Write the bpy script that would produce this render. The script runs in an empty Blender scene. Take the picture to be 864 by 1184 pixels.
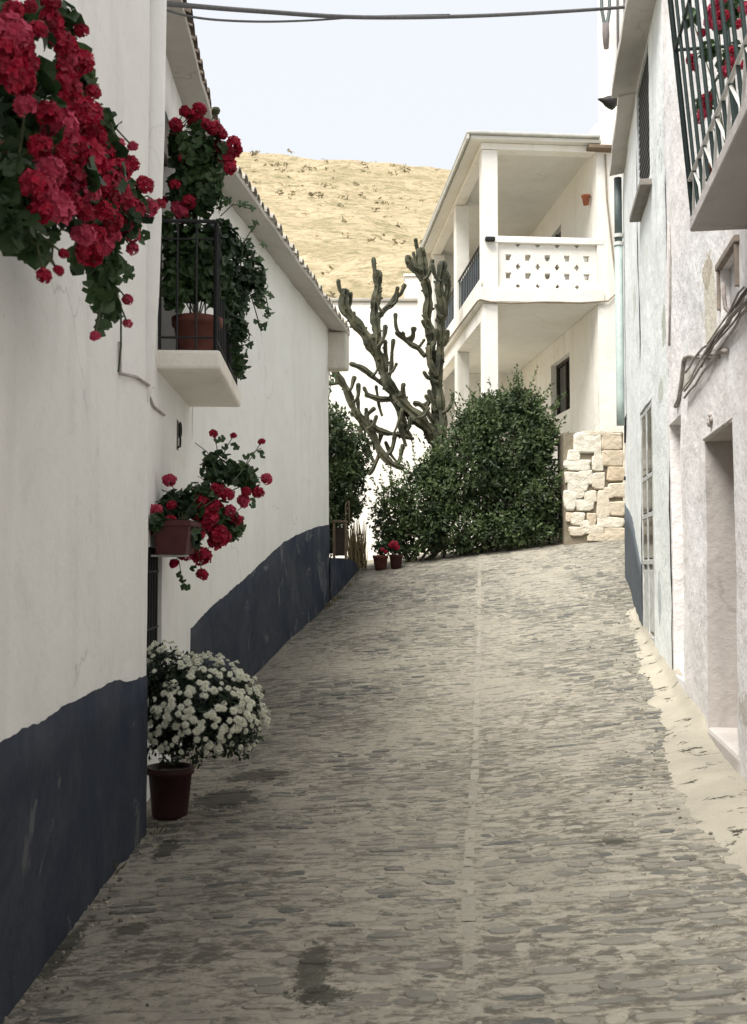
import bpy, bmesh, math, random
from mathutils import Vector, Matrix, noise, Euler
from math import radians, sin, cos, pi, sqrt

random.seed(7)
S = bpy.context.scene
C = S.collection
EYE = 1.6
F, CX, CY, TH = 1200.0, 432.0, 592.0, radians(2.9)

# ------------------------------------------------------------------ helpers
def ray(px, py):
    u = (px - CX) / F; v = (CY - py) / F
    return Vector((u, cos(TH) - v * sin(TH), sin(TH) + v * cos(TH)))
def P(px, py, Y):
    d = ray(px, py); s = Y / d.y
    return Vector((d.x * s, Y, EYE + d.z * s))
def lin(c):
    c = c / 255.0
    return c / 12.92 if c <= 0.04045 else ((c + 0.055) / 1.055) ** 2.4
def rgb(r, g, b): return (lin(r), lin(g), lin(b), 1.0)
def interp(pts, x):
    if x <= pts[0][0]: return pts[0][1]
    if x >= pts[-1][0]: return pts[-1][1]
    n = len(pts)
    for i in range(n - 1):
        x0, y0 = pts[i]; x1, y1 = pts[i + 1]
        if x0 <= x <= x1:
            h = x1 - x0; t = (x - x0) / h
            d = (y1 - y0) / h
            def sl(k):
                if k <= 0 or k >= n - 1: return 0.0 if k <= 0 else d
                a = (pts[k][1] - pts[k-1][1]) / (pts[k][0] - pts[k-1][0])
                b = (pts[k+1][1] - pts[k][1]) / (pts[k+1][0] - pts[k][0])
                return 0.0 if a * b <= 0 else 2 * a * b / (a + b)
            m0, m1 = sl(i), sl(i + 1)
            t2, t3 = t * t, t ** 3
            return (2*t3-3*t2+1)*y0 + (t3-2*t2+t)*h*m0 + (-2*t3+3*t2)*y1 + (t3-t2)*h*m1
def sst(a, b, x):
    t = max(0.0, min(1.0, (x - a) / (b - a))); return t * t * (3 - 2 * t)
def nz(x, y, z=0.0): return noise.noise(Vector((x, y, z)))
def fbm(x, y, z=0.0):
    return nz(x, y, z) + 0.5 * nz(2.1*x+7, 2.1*y, 2.1*z) + 0.25 * nz(4.3*x, 4.3*y+3, 4.3*z)

WLOC = {}
class MB:
    def __init__(s): s.v = []; s.f = []; s.var = []; s.mi = []; s.cm = 0
    def add(s, vs, fs, var=None):
        b = len(s.v); s.v += [tuple(v) for v in vs]
        x = random.random() if var is None else var
        for f in fs:
            s.f.append(tuple(i + b for i in f)); s.var.append(x); s.mi.append(s.cm)
    def quad(s, a, b, c, d, var=None): s.add([a, b, c, d], [(0, 1, 2, 3)], var)
    def box(s, o, ax, ay, az, var=None):
        o = Vector(o); ax = Vector(ax); ay = Vector(ay); az = Vector(az)
        vs = [o, o+ax, o+ax+ay, o+ay, o+az, o+ax+az, o+ax+ay+az, o+ay+az]
        fs = [(0,3,2,1),(4,5,6,7),(0,1,5,4),(1,2,6,5),(2,3,7,6),(3,0,4,7)]
        if ax.cross(ay).dot(az) < 0: fs = [tuple(reversed(f)) for f in fs]
        s.add(vs, fs, var)
    def bx(s, x0, x1, y0, y1, z0, z1, var=None):
        s.box((x0, y0, z0), (x1-x0, 0, 0), (0, y1-y0, 0), (0, 0, z1-z0), var)
    def tube(s, path, rad, n=8, rib=0.0, cap=True, var=None, vfun=None):
        path = [Vector(p) for p in path]
        if not isinstance(rad, (list, tuple)): rad = [rad] * len(path)
        vs = []; prev = None; m = len(path)
        for i, p in enumerate(path):
            t = (path[min(i+1, m-1)] - path[max(i-1, 0)])
            if t.length < 1e-9: t = Vector((0, 0, 1))
            t.normalize()
            if prev is None:
                r = Vector((0, 0, 1)) if abs(t.z) < 0.9 else Vector((1, 0, 0))
                a = t.cross(r).normalized()
            else:
                a = (prev - t * prev.dot(t))
                a = a.normalized() if a.length > 1e-6 else t.orthogonal().normalized()
            prev = a; b = t.cross(a)
            for k in range(n):
                an = 2 * pi * k / n
                rr = rad[i] * (1 - (rib if k % 2 else 0))
                vs.append(p + a * (cos(an) * rr) + b * (sin(an) * rr))
        fs = []
        for i in range(m - 1):
            for k in range(n):
                k2 = (k + 1) % n
                fs.append((i*n+k, i*n+k2, (i+1)*n+k2, (i+1)*n+k))
        if cap:
            fs.append(tuple(range(n - 1, -1, -1))); fs.append(tuple((m-1)*n + k for k in range(n)))
        s.add(vs, fs, var)
    def lathe(s, c, prof, n=28, var=None):
        c = Vector(c); vs = []; fs = []
        for (r, z) in prof:
            for k in range(n):
                a = 2*pi*k/n; vs.append(c + Vector((cos(a)*r, sin(a)*r, z)))
        for i in range(len(prof) - 1):
            for k in range(n):
                k2 = (k+1) % n
                fs.append((i*n+k, i*n+k2, (i+1)*n+k2, (i+1)*n+k))
        s.add(vs, fs, var)
    def build(s, name, mats, parent=None, smooth=False, bevel=0.0, at=None):
        if not isinstance(mats, (list, tuple)): mats = [mats]
        off = Vector((0, 0, 0))
        if parent is not None: off = WLOC.get(parent.name, Vector((0, 0, 0)))
        elif at is not None: off = Vector(at)
        me = bpy.data.meshes.new(name)
        me.from_pydata([tuple(Vector(v) - off) for v in s.v], [], s.f)
        for m in mats: me.materials.append(m)
        me.polygons.foreach_set('material_index', s.mi)
        at_ = me.attributes.new('var', 'FLOAT', 'FACE'); at_.data.foreach_set('value', s.var)
        if smooth: me.polygons.foreach_set('use_smooth', [True] * len(s.f))
        me.update()
        o = bpy.data.objects.new(name, me); C.objects.link(o)
        if parent is not None:
            o.parent = parent; WLOC[o.name] = off.copy()
        else:
            o.location = off; WLOC[o.name] = off.copy()
        if bevel > 0:
            md = o.modifiers.new('edge_rounding', 'BEVEL'); md.width = bevel; md.segments = 2; md.limit_method = 'ANGLE'
        return o

def thing(name, label, cat, loc, group=None):
    o = bpy.data.objects.new(name, None); C.objects.link(o)
    o.location = loc; o.empty_display_size = 0.2
    WLOC[o.name] = Vector(loc)
    return tag(o, label, cat, group)
def tag(o, label, cat, group=None):
    o['label'] = label; o['category'] = cat
    if group: o['group'] = group
    return o
def struct(o): o['kind'] = 'structure'; return o
def stuff(o): o['kind'] = 'stuff'; return o

# ------------------------------------------------------------------ materials
class NT:
    def __init__(s, name):
        s.m = bpy.data.materials.new(name); s.m.use_nodes = True
        s.t = s.m.node_tree; s.b = s.t.nodes['Principled BSDF']
        s.co = s.t.nodes.new('ShaderNodeTexCoord').outputs['Object']
        s.geo = None
    def n(s, t, **kw):
        x = s.t.nodes.new(t)
        for k, v in kw.items(): setattr(x, k, v)
        return x
    def lk(s, a, b): s.t.links.new(a, b)
    def pos(s):
        if s.geo is None: s.geo = s.n('ShaderNodeNewGeometry').outputs['Position']
        return s.geo
    def noise(s, scale, detail=4, rough=0.6, vec=None, stretch=None, dist=0.0):
        x = s.n('ShaderNodeTexNoise'); x.inputs['Scale'].default_value = scale
        x.inputs['Detail'].default_value = detail; x.inputs['Roughness'].default_value = rough
        x.inputs['Distortion'].default_value = dist
        v = vec or s.pos()
        if stretch:
            mp = s.n('ShaderNodeMapping'); mp.inputs['Scale'].default_value = stretch
            s.lk(v, mp.inputs['Vector']); v = mp.outputs['Vector']
        s.lk(v, x.inputs['Vector']); return x.outputs['Fac']
    def ramp(s, fac, a, b, c0=(0,0,0,1), c1=(1,1,1,1)):
        r = s.n('ShaderNodeValToRGB'); e = r.color_ramp.elements
        e[0].position = a; e[0].color = c0; e[1].position = b; e[1].color = c1
        s.lk(fac, r.inputs['Fac']); return r.outputs['Color']
    def mix(s, fac, a, b, mode='MIX'):
        x = s.n('ShaderNodeMix', data_type='RGBA', blend_type=mode)
        for i, v in ((0, fac), (6, a), (7, b)):
            if hasattr(v, 'links'): s.lk(v, x.inputs[i])
            elif i == 0: x.inputs[0].default_value = v
            else: x.inputs[i].default_value = v
        return x.outputs[2]
    def math(s, op, a, b=0.0):
        x = s.n('ShaderNodeMath', operation=op)
        for i, v in ((0, a), (1, b)):
            if hasattr(v, 'links'): s.lk(v, x.inputs[i])
            else: x.inputs[i].default_value = v
        return x.outputs[0]
    def attr(s, name='var'):
        x = s.n('ShaderNodeAttribute'); x.attribute_name = name; return x.outputs['Fac']
    def bump(s, h, strength=0.3, dist=0.02, prev=None):
        x = s.n('ShaderNodeBump'); x.inputs['Strength'].default_value = strength
        x.inputs['Distance'].default_value = dist; s.lk(h, x.inputs['Height'])
        if prev is not None: s.lk(prev, x.inputs['Normal'])
        return x.outputs['Normal']
    def out(s, col, rough=0.8, nrm=None, spec=0.3):
        if hasattr(col, 'links'): s.lk(col, s.b.inputs['Base Color'])
        else: s.b.inputs['Base Color'].default_value = col
        if hasattr(rough, 'links'): s.lk(rough, s.b.inputs['Roughness'])
        else: s.b.inputs['Roughness'].default_value = rough
        s.b.inputs['Specular IOR Level'].default_value = spec
        if nrm is not None: s.lk(nrm, s.b.inputs['Normal'])
        return s.m

def plaster(name, base, dirt, dirt_amt=0.5, streak=0.25, coarse=0.5, patch=None, patch_thr=0.62, tint=None, crack=0.35, ells=()):
    k = NT(name)
    if tint: base = k.mix(k.ramp(k.noise(0.55, 5, 0.6, dist=0.6), 0.40, 0.60), base, tint)
    big = k.ramp(k.noise(0.9, 6, 0.7, dist=0.6), 0.40, 0.70)
    col = k.mix(k.math('MULTIPLY', big, dirt_amt), base, dirt)
    blot = k.ramp(k.noise(4.5, 6, 0.75, dist=0.5), 0.55, 0.72)
    col = k.mix(k.math('MULTIPLY', blot, dirt_amt * 0.55), col, tuple(c * 0.8 for c in dirt[:3]) + (1,))
    stv = k.ramp(k.noise(1.7, 3, 0.55, stretch=(2.0, 2.0, 0.22), dist=0.3), 0.55, 0.80)
    col = k.mix(k.math('MULTIPLY', stv, streak), col, tuple(c * 0.55 for c in dirt[:3]) + (1,))
    spk = k.ramp(k.noise(26, 3, 0.7), 0.64, 0.74)
    col = k.mix(k.math('MULTIPLY', spk, 0.25), col, tuple(c * 0.5 for c in dirt[:3]) + (1,))
    if patch:
        pm = k.ramp(k.noise(1.9, 8, 0.66, dist=0.7), patch_thr, patch_thr + 0.02)
        col = k.mix(k.math('MULTIPLY', pm, 0.85), col, patch)
    for (ey, ez, sy, sz, ec) in ells:      # places where the limewash has come off
        vm = k.n('ShaderNodeVectorMath', operation='SUBTRACT'); k.lk(k.pos(), vm.inputs[0]); vm.inputs[1].default_value = (0, ey, ez)
        vs = k.n('ShaderNodeVectorMath', operation='MULTIPLY'); k.lk(vm.outputs[0], vs.inputs[0]); vs.inputs[1].default_value = (0, 1 / sy, 1 / sz)
        vl = k.n('ShaderNodeVectorMath', operation='LENGTH'); k.lk(vs.outputs[0], vl.inputs[0])
        mm = k.math('ADD', k.math('MULTIPLY', vl.outputs['Value'], -0.40), k.noise(5, 7, .72, dist=.3))
        col = k.mix(k.math('MULTIPLY', k.ramp(mm, 0.13, 0.16), 0.85), col, ec)
    vo = k.n('ShaderNodeTexVoronoi', feature='DISTANCE_TO_EDGE'); vo.inputs['Scale'].default_value = 0.62
    wn_ = k.n('ShaderNodeTexNoise'); wn_.inputs['Scale'].default_value = 3.0; wn_.inputs['Detail'].default_value = 6
    k.lk(k.pos(), wn_.inputs['Vector'])
    ad = k.n('ShaderNodeVectorMath', operation='MULTIPLY_ADD'); k.lk(wn_.outputs['Color'], ad.inputs[0]); ad.inputs[1].default_value = (.5, .5, .5); k.lk(k.pos(), ad.inputs[2])
    k.lk(ad.outputs[0], vo.inputs['Vector'])
    cr = k.math('SUBTRACT', 1.0, k.ramp(vo.outputs['Distance'], 0.0, 0.0075))
    cr = k.math('MULTIPLY', cr, k.ramp(k.noise(0.8, 3, .6), 0.50, 0.62))
    col = k.mix(k.math('MULTIPLY', cr, crack), col, tuple(c * 0.35 for c in dirt[:3]) + (1,))
    b = k.bump(k.noise(2.6, 5, 0.62), coarse * 1.3, 0.03)
    b = k.bump(k.noise(11, 5, 0.65), coarse * 0.8, 0.012, b)
    b = k.bump(k.noise(90, 2, 0.6), 0.3, 0.003, b)
    return k.out(col, 0.92, b, 0.12)

def simple(name, base, rough=0.6, vary=0.25, scale=8, bumpv=0.15, spec=0.3, metal=0.0):
    k = NT(name)
    col = k.mix(k.ramp(k.noise(scale, 5, 0.65), 0.35, 0.7), base, tuple(c * (1 - vary) for c in base[:3]) + (1,))
    k.b.inputs['Metallic'].default_value = metal
    return k.out(col, rough, k.bump(k.noise(scale * 4, 3, 0.6), bumpv, 0.004), spec)

def leafmat(name, dark, light, rough=0.5, trans=0.25):
    k = NT(name)
    v = k.attr()
    col = k.mix(v, dark, light)
    col = k.mix(k.math('MULTIPLY', k.ramp(k.noise(3.0, 3), 0.4, 0.65), 0.4), col, light)
    k.out(col, rough, None, 0.4)
    tr = k.n('ShaderNodeBsdfTranslucent'); k.lk(col, tr.inputs['Color'])
    mx = k.n('ShaderNodeMixShader'); mx.inputs[0].default_value = trans
    k.lk(k.b.outputs[0], mx.inputs[1]); k.lk(tr.outputs[0], mx.inputs[2])
    k.lk(mx.outputs[0], k.t.nodes['Material Output'].inputs['Surface'])
    return k.m

WHITE_L = plaster('whitewash_left', (0.80, 0.805, 0.79, 1), (0.65, 0.65, 0.625, 1), 0.5, 0.2, 0.45)
WHITE_L2 = plaster('whitewash_long_wall', (0.80, 0.805, 0.785, 1), (0.68, 0.675, 0.635, 1), 0.5, 0.16, 0.4)
PINKW = plaster('whitewash_pink', (0.81, 0.775, 0.765, 1), (0.60, 0.57, 0.55, 1), 0.6, 0.35, 0.9, (0.58, 0.555, 0.49, 1), 0.655, (0.775, 0.772, 0.775, 1), .6, ((7.42, EYE + 1.85, .30, .36, (.60, .56, .46, 1)), (7.48, EYE + 2.12, .20, .12, (.44, .39, .30, 1)), (8.6, EYE + 1.55, .22, .10, (.5, .47, .41, 1)), (6.3, EYE - .9, .3, .12, (.5, .47, .42, 1))))
MINTW = plaster('whitewash_mint', (0.77, 0.795, 0.78, 1), (0.60, 0.645, 0.63, 1), 0.6, 0.4, 0.8, (0.60, 0.63, 0.58, 1), 0.66, (0.755, 0.775, 0.785, 1), .6, ((9.98, EYE + 2.35, .22, .22, (.40, .42, .35, 1)), (10.3, EYE + 1.75, .18, .14, (.50, .51, .46, 1)), (10.6, EYE - .35, .16, .25, (.42, .46, .46, 1)), (12.9, EYE + 3.3, .3, .2, (.55, .58, .54, 1))))
BRIGHT = plaster('whitewash_bright', (0.82, 0.80, 0.75, 1), (0.68, 0.64, 0.54, 1), 0.5, 0.35, 0.4, None, .6, None, .3)
CEIL = plaster('whitewash_ceiling', (0.72, 0.71, 0.66, 1), (0.58, 0.56, 0.48, 1), 0.5, 0.1, 0.25)
REAR = plaster('whitewash_rear', (0.84, 0.83, 0.80, 1), (0.74, 0.70, 0.64, 1), 0.4, 0.1, 0.25)
DADO = plaster('slate_blue_paint', (0.031, 0.039, 0.058, 1), (0.085, 0.090, 0.100, 1), 0.75, 0.4, 0.6, (0.11, 0.115, 0.125, 1), 0.60)
DADO_R = plaster('grey_paint', (0.085, 0.10, 0.115, 1), (0.13, 0.14, 0.15, 1), 0.6, 0.4, 0.4)
TAUPE = plaster('taupe_plaster', (0.56, 0.52, 0.495, 1), (0.42, 0.385, 0.36, 1), 0.7, 0.35, 0.5)
WORN = plaster('worn_plaster', (0.55, 0.51, 0.42, 1), (0.42, 0.38, 0.30, 1), 0.8, 0.3, 0.9)
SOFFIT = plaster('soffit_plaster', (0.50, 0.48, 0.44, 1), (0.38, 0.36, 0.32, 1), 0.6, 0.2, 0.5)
TILE = simple('old_roof_tile', (0.17, 0.135, 0.105, 1), 0.9, 0.5, 6, 0.5)
TERRA = simple('terracotta', (0.150, 0.050, 0.038, 1), 0.8, 0.45, 9, 0.3)
TERRA_D = simple('dark_terracotta', (0.075, 0.028, 0.025, 1), 0.75, 0.4, 9, 0.3)
MAROON = simple('maroon_glaze', (0.045, 0.014, 0.016, 1), 0.55, 0.35, 7, 0.2)
SOIL = simple('potting_soil', (0.03, 0.022, 0.016, 1), 1.0, 0.4, 30, 0.8)
IRON = simple('black_iron', (0.014, 0.016, 0.018, 1), 0.55, 0.3, 20, 0.3)
IRON_G = simple('dark_green_iron', (0.018, 0.036, 0.034, 1), 0.5, 0.3, 20, 0.3)
IRON_W = simple('white_painted_iron', (0.66, 0.66, 0.63, 1), 0.6, 0.25, 14, 0.3)
WOOD_D = simple('dark_weathered_wood', (0.055, 0.042, 0.034, 1), 0.8, 0.4, 7, 0.4)
WOOD = simple('grey_brown_wood', (0.20, 0.15, 0.105, 1), 0.85, 0.4, 7, 0.5)
WOOD_W = simple('chipped_white_wood', (0.56, 0.57, 0.55, 1), 0.7, 0.45, 9, 0.4)
GREYB = simple('blue_grey_shutter', (0.09, 0.105, 0.115, 1), 0.6, 0.35, 5, 0.2)
GLASSD = simple('dark_window_glass', (0.014, 0.017, 0.02, 1), 0.12, 0.3, 3, 0.0, 0.6)
MESHB = simple('blue_grey_rail_cloth', (0.11, 0.135, 0.15, 1), 0.7, 0.3, 5, 0.2)
PIPE_M = simple('mint_pipe_paint', (0.40, 0.48, 0.455, 1), 0.5, 0.25, 6, 0.1)
PIPE_G = simple('grey_green_pipe_paint', (0.12, 0.15, 0.15, 1), 0.5, 0.3, 6, 0.1)
PIPE_B = simple('black_pipe_paint', (0.02, 0.018, 0.017, 1), 0.5, 0.3, 6, 0.1)
CABLE = simple('grey_cable', (0.11, 0.11, 0.115, 1), 0.6, 0.3, 20, 0.2)
CABLE_W = simple('whitewashed_cable', (0.46, 0.42, 0.39, 1), 0.8, 0.5, 14, 0.6)
CABLE_T = simple('taupe_cable', (0.28, 0.245, 0.23, 1), 0.8, 0.5, 14, 0.6)
STRAW = leafmat('dry_stalks', (0.16, 0.12, 0.06, 1), (0.34, 0.27, 0.15, 1), 0.8, 0.1)
LEAF_G = leafmat('geranium_leaf', (0.010, 0.028, 0.011, 1), (0.055, 0.105, 0.036, 1), 0.5, 0.25)
LEAF_B = leafmat('shrub_leaf', (0.012, 0.026, 0.012, 1), (0.105, 0.150, 0.056, 1), 0.5, 0.3)
LEAF_I = leafmat('ivy_leaf', (0.012, 0.028, 0.013, 1), (0.055, 0.10, 0.038, 1), 0.5, 0.2)
LEAF_C = leafmat('chrysanthemum_leaf', (0.006, 0.014, 0.007, 1), (0.030, 0.055, 0.024, 1), 0.55, 0.15)
STEM = simple('green_stem', (0.055, 0.07, 0.03, 1), 0.7, 0.4, 20, 0.2)
BARK = simple('grey_bark', (0.10, 0.08, 0.06, 1), 0.9, 0.5, 14, 0.8)
RED = leafmat('crimson_petal', (0.18, 0.004, 0.020, 1), (0.52, 0.012, 0.055, 1), 0.55, 0.3)
ROSE = leafmat('rose_red_petal', (0.36, 0.022, 0.065, 1), (0.68, 0.095, 0.18, 1), 0.55, 0.3)
WPET = leafmat('white_petal', (0.66, 0.67, 0.54, 1), (0.86, 0.87, 0.77, 1), 0.6, 0.25)
YEYE = simple('yellow_flower_eye', (0.42, 0.40, 0.12, 1), 0.8, 0.3, 30, 0.2)

def mat_cactus():
    k = NT('cactus_skin')
    col = k.mix(k.ramp(k.noise(3.0, 5, 0.65), 0.35, 0.68), (0.028, 0.031, 0.020, 1), (0.085, 0.086, 0.050, 1))
    col = k.mix(k.ramp(k.noise(6, 5, 0.7), 0.55, 0.72), col, (0.115, 0.085, 0.058, 1))
    return k.out(col, 0.7, k.bump(k.noise(22, 3), 0.5, 0.01), 0.3)
CACT = mat_cactus()

def mat_street(name, stone):
    k = NT(name)
    dust = k.mix(k.ramp(k.noise(1.1, 6, 0.65), 0.35, 0.68), (0.400, 0.370, 0.300, 1), (0.295, 0.274, 0.226, 1))
    dust = k.mix(k.math('MULTIPLY', k.ramp(k.noise(38, 4, 0.75), 0.45, 0.72), 0.45), dust, (0.20, 0.18, 0.145, 1))
    zone = k.ramp(k.noise(0.55, 4, 0.6, dist=0.4), 0.36, 0.66)
    grit = k.ramp(k.noise(48, 5, 0.85), 0.50, 0.64)
    if stone:
        v = k.attr()
        st = k.mix(v, (0.095, 0.097, 0.092, 1), (0.33, 0.308, 0.255, 1))
        st = k.mix(k.math('MULTIPLY', k.ramp(k.noise(30, 5, 0.75), 0.45, 0.7), 0.5), st, (0.21, 0.195, 0.165, 1))
        fine = k.noise(10, 8, 0.80, stretch=(0.62, 1.25, 1), dist=.25)
        w = k.math('ADD', k.math('MULTIPLY', zone, 0.17), k.math('MULTIPLY', fine, 0.95))
        col = k.mix(k.math('MULTIPLY', k.ramp(w, 0.575, 0.69), 0.90), st, dust)
    else:
        streak = k.noise(12.0, 8, 0.80, stretch=(0.75, 1.5, 1), dist=.3)
        w = k.math('ADD', streak, k.math('MULTIPLY', zone, 0.13))
        col = k.mix(k.math('MULTIPLY', k.ramp(w, 0.48, 0.60), 0.86), (0.115, 0.106, 0.088, 1), dust)
    col = k.mix(k.math('MULTIPLY', grit, 0.42), col, (0.17, 0.16, 0.135, 1))
    rough = 0.92
    moss = k.ramp(k.noise(1.9, 7, 0.78, dist=0.6), 0.665, 0.70)
    col = k.mix(k.math('MULTIPLY', moss, 0.8), col, (0.060, 0.056, 0.042, 1))
    for (cx_, cy_, sx, sy) in ((-0.235, 4.05, .10, .42), (-0.20, 3.85, .16, .10), (-1.15, 5.9, .10, .35), (-1.05, 4.6, .10, .12), (1.25, 5.55, .17, .08), (-1.28, 4.4, .06, .5), (-1.0, 7.0, .32, .42), (-.85, 7.6, .35, .25)):  # dark mossy stains; the last two also paint the chrysanthemum pot's contact shadow
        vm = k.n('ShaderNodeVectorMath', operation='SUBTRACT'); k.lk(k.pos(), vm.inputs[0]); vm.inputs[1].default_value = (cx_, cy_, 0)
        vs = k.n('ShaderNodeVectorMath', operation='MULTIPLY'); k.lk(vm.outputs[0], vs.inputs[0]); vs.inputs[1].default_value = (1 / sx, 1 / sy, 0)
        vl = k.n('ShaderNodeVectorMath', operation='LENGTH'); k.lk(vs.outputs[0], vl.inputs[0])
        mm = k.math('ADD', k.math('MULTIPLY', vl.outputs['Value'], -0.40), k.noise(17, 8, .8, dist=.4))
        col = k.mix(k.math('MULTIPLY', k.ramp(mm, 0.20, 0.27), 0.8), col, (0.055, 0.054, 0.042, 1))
    b = k.bump(k.noise(9, 5, 0.65, stretch=(0.6, 1.6, 1)), 0.6, 0.02)
    b = k.bump(k.noise(60, 4, 0.7), 0.6, 0.008, b)
    return k.out(col, rough, b, 0.12)
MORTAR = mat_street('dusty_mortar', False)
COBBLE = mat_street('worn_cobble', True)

def mat_apron():
    k = NT('limewashed_kerb')
    v = k.attr()
    dust = k.mix(k.ramp(k.noise(1.1, 6, 0.65), 0.35, 0.68), (0.400, 0.370, 0.300, 1), (0.295, 0.274, 0.226, 1))
    col = k.mix(k.ramp(k.noise(2.0, 7, 0.74, dist=.5), 0.38, 0.62), (0.62, 0.60, 0.53, 1), (0.38, 0.35, 0.28, 1))
    col = k.mix(k.math('MULTIPLY', k.ramp(k.noise(6, 7, 0.8, stretch=(.5, 1.4, 1), dist=.3), 0.48, 0.60), .75), col, (0.30, 0.275, 0.215, 1))
    e = k.math('ADD', v, k.math('MULTIPLY', k.noise(5.5, 7, .78), 1.5))
    col = k.mix(k.ramp(e, 1.02, 1.22), dust, col)
    col = k.mix(k.ramp(k.noise(4.2, 7, 0.78, stretch=(0.8, 1.3, 1), dist=.3), 0.59, 0.62), col, (0.055, 0.050, 0.038, 1))
    b = k.bump(k.noise(8, 6, 0.75), 0.5, 0.03)
    return k.out(col, 0.95, k.bump(k.noise(50, 4, .7), 0.8, 0.008, b), 0.1)
APRON = mat_apron()

def mat_stones():
    k = NT('rubble_stone')
    v = k.attr()
    col = k.mix(v, (0.74, 0.71, 0.62, 1), (0.50, 0.38, 0.25, 1))
    col = k.mix(k.math('MULTIPLY', k.ramp(k.noise(7, 5, 0.7), 0.45, 0.7), 0.45), col, (0.36, 0.30, 0.21, 1))
    b = k.bump(k.noise(9, 5, 0.65), 0.8, 0.03)
    return k.out(col, 0.95, b, 0.15)
RUBBLE = mat_stones()

def mat_hill():
    k = NT('dry_hillside')
    col = k.mix(k.ramp(k.noise(0.035, 7, 0.7), 0.38, 0.64), (0.41, 0.33, 0.225, 1), (0.35, 0.29, 0.185, 1))
    col = k.mix(k.ramp(k.noise(0.09, 7, 0.75), 0.50, 0.70), col, (0.46, 0.365, 0.245, 1))
    col = k.mix(k.math('MULTIPLY', k.ramp(k.noise(0.10, 8, 0.8), 0.47, 0.58), 0.7), col, (0.235, 0.20, 0.115, 1))
    col = k.mix(k.math('MULTIPLY', k.ramp(k.noise(0.8, 7, 0.8), 0.49, 0.58), 0.7), col, (0.205, 0.175, 0.10, 1))
    col = k.mix(k.math('MULTIPLY', k.ramp(k.noise(0.30, 7, 0.8, dist=.4), 0.535, 0.60), 0.65), col, (0.145, 0.14, 0.075, 1))
    return k.out(col, 1.0, k.bump(k.noise(0.5, 6, 0.7), 0.7, 0.8), 0.05)
HILL = mat_hill()

# ------------------------------------------------------------------ ground
GL = [(-6, -1.60), (3.6, -1.60), (6.2, -1.60), (7.8, -1.575), (9.3, -1.51), (11.4, -1.23), (13.6, -0.93), (16.1, -0.60), (18.3, -0.07), (19.6, 0.0), (21, 0.06), (26, 0.08)]
GR = [(-6, -1.50), (3.0, -1.47), (5.0, -1.43), (7.0, -1.37), (8.5, -1.25), (10.3, -1.03), (12.3, -0.77), (15.4, -0.17), (18.6, 0.56), (20, 0.66), (26, 0.7)]
def xl(y): return interp([(-6, -1.30), (3.6, -1.31), (6.2, -1.40), (9.3, -1.62), (16.1, -0.70), (17.8, -0.30), (26, -0.30)], y)
def xr0(y): return 1.30 + 0.1525 * y if y <= 12.3 else 3.18 + 0.182 * (y - 12.3)
def apw(y): return interp([(-6, 0.30), (4.6, 0.30), (6.0, 0.46), (7.4, 0.42), (8.4, 0.28), (10.5, 0.20), (13.0, 0.05)], y)
def xr(y): return xr0(y) - apw(y)
def gz(x, y):
    a, b = xl(y), xr(y)
    t = max(-0.05, min(1.06, (x - a) / (b - a)))
    zl, zr = interp(GL, y), interp(GR, y)
    z = zl + (zr - zl) * t
    z -= 0.035 * max(0.0, 1 - abs(t - 0.62) * 2.6) * (1 - sst(13, 17, y))
    return EYE + z + 0.012 * fbm(x * 0.9, y * 0.9, 3)

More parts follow.
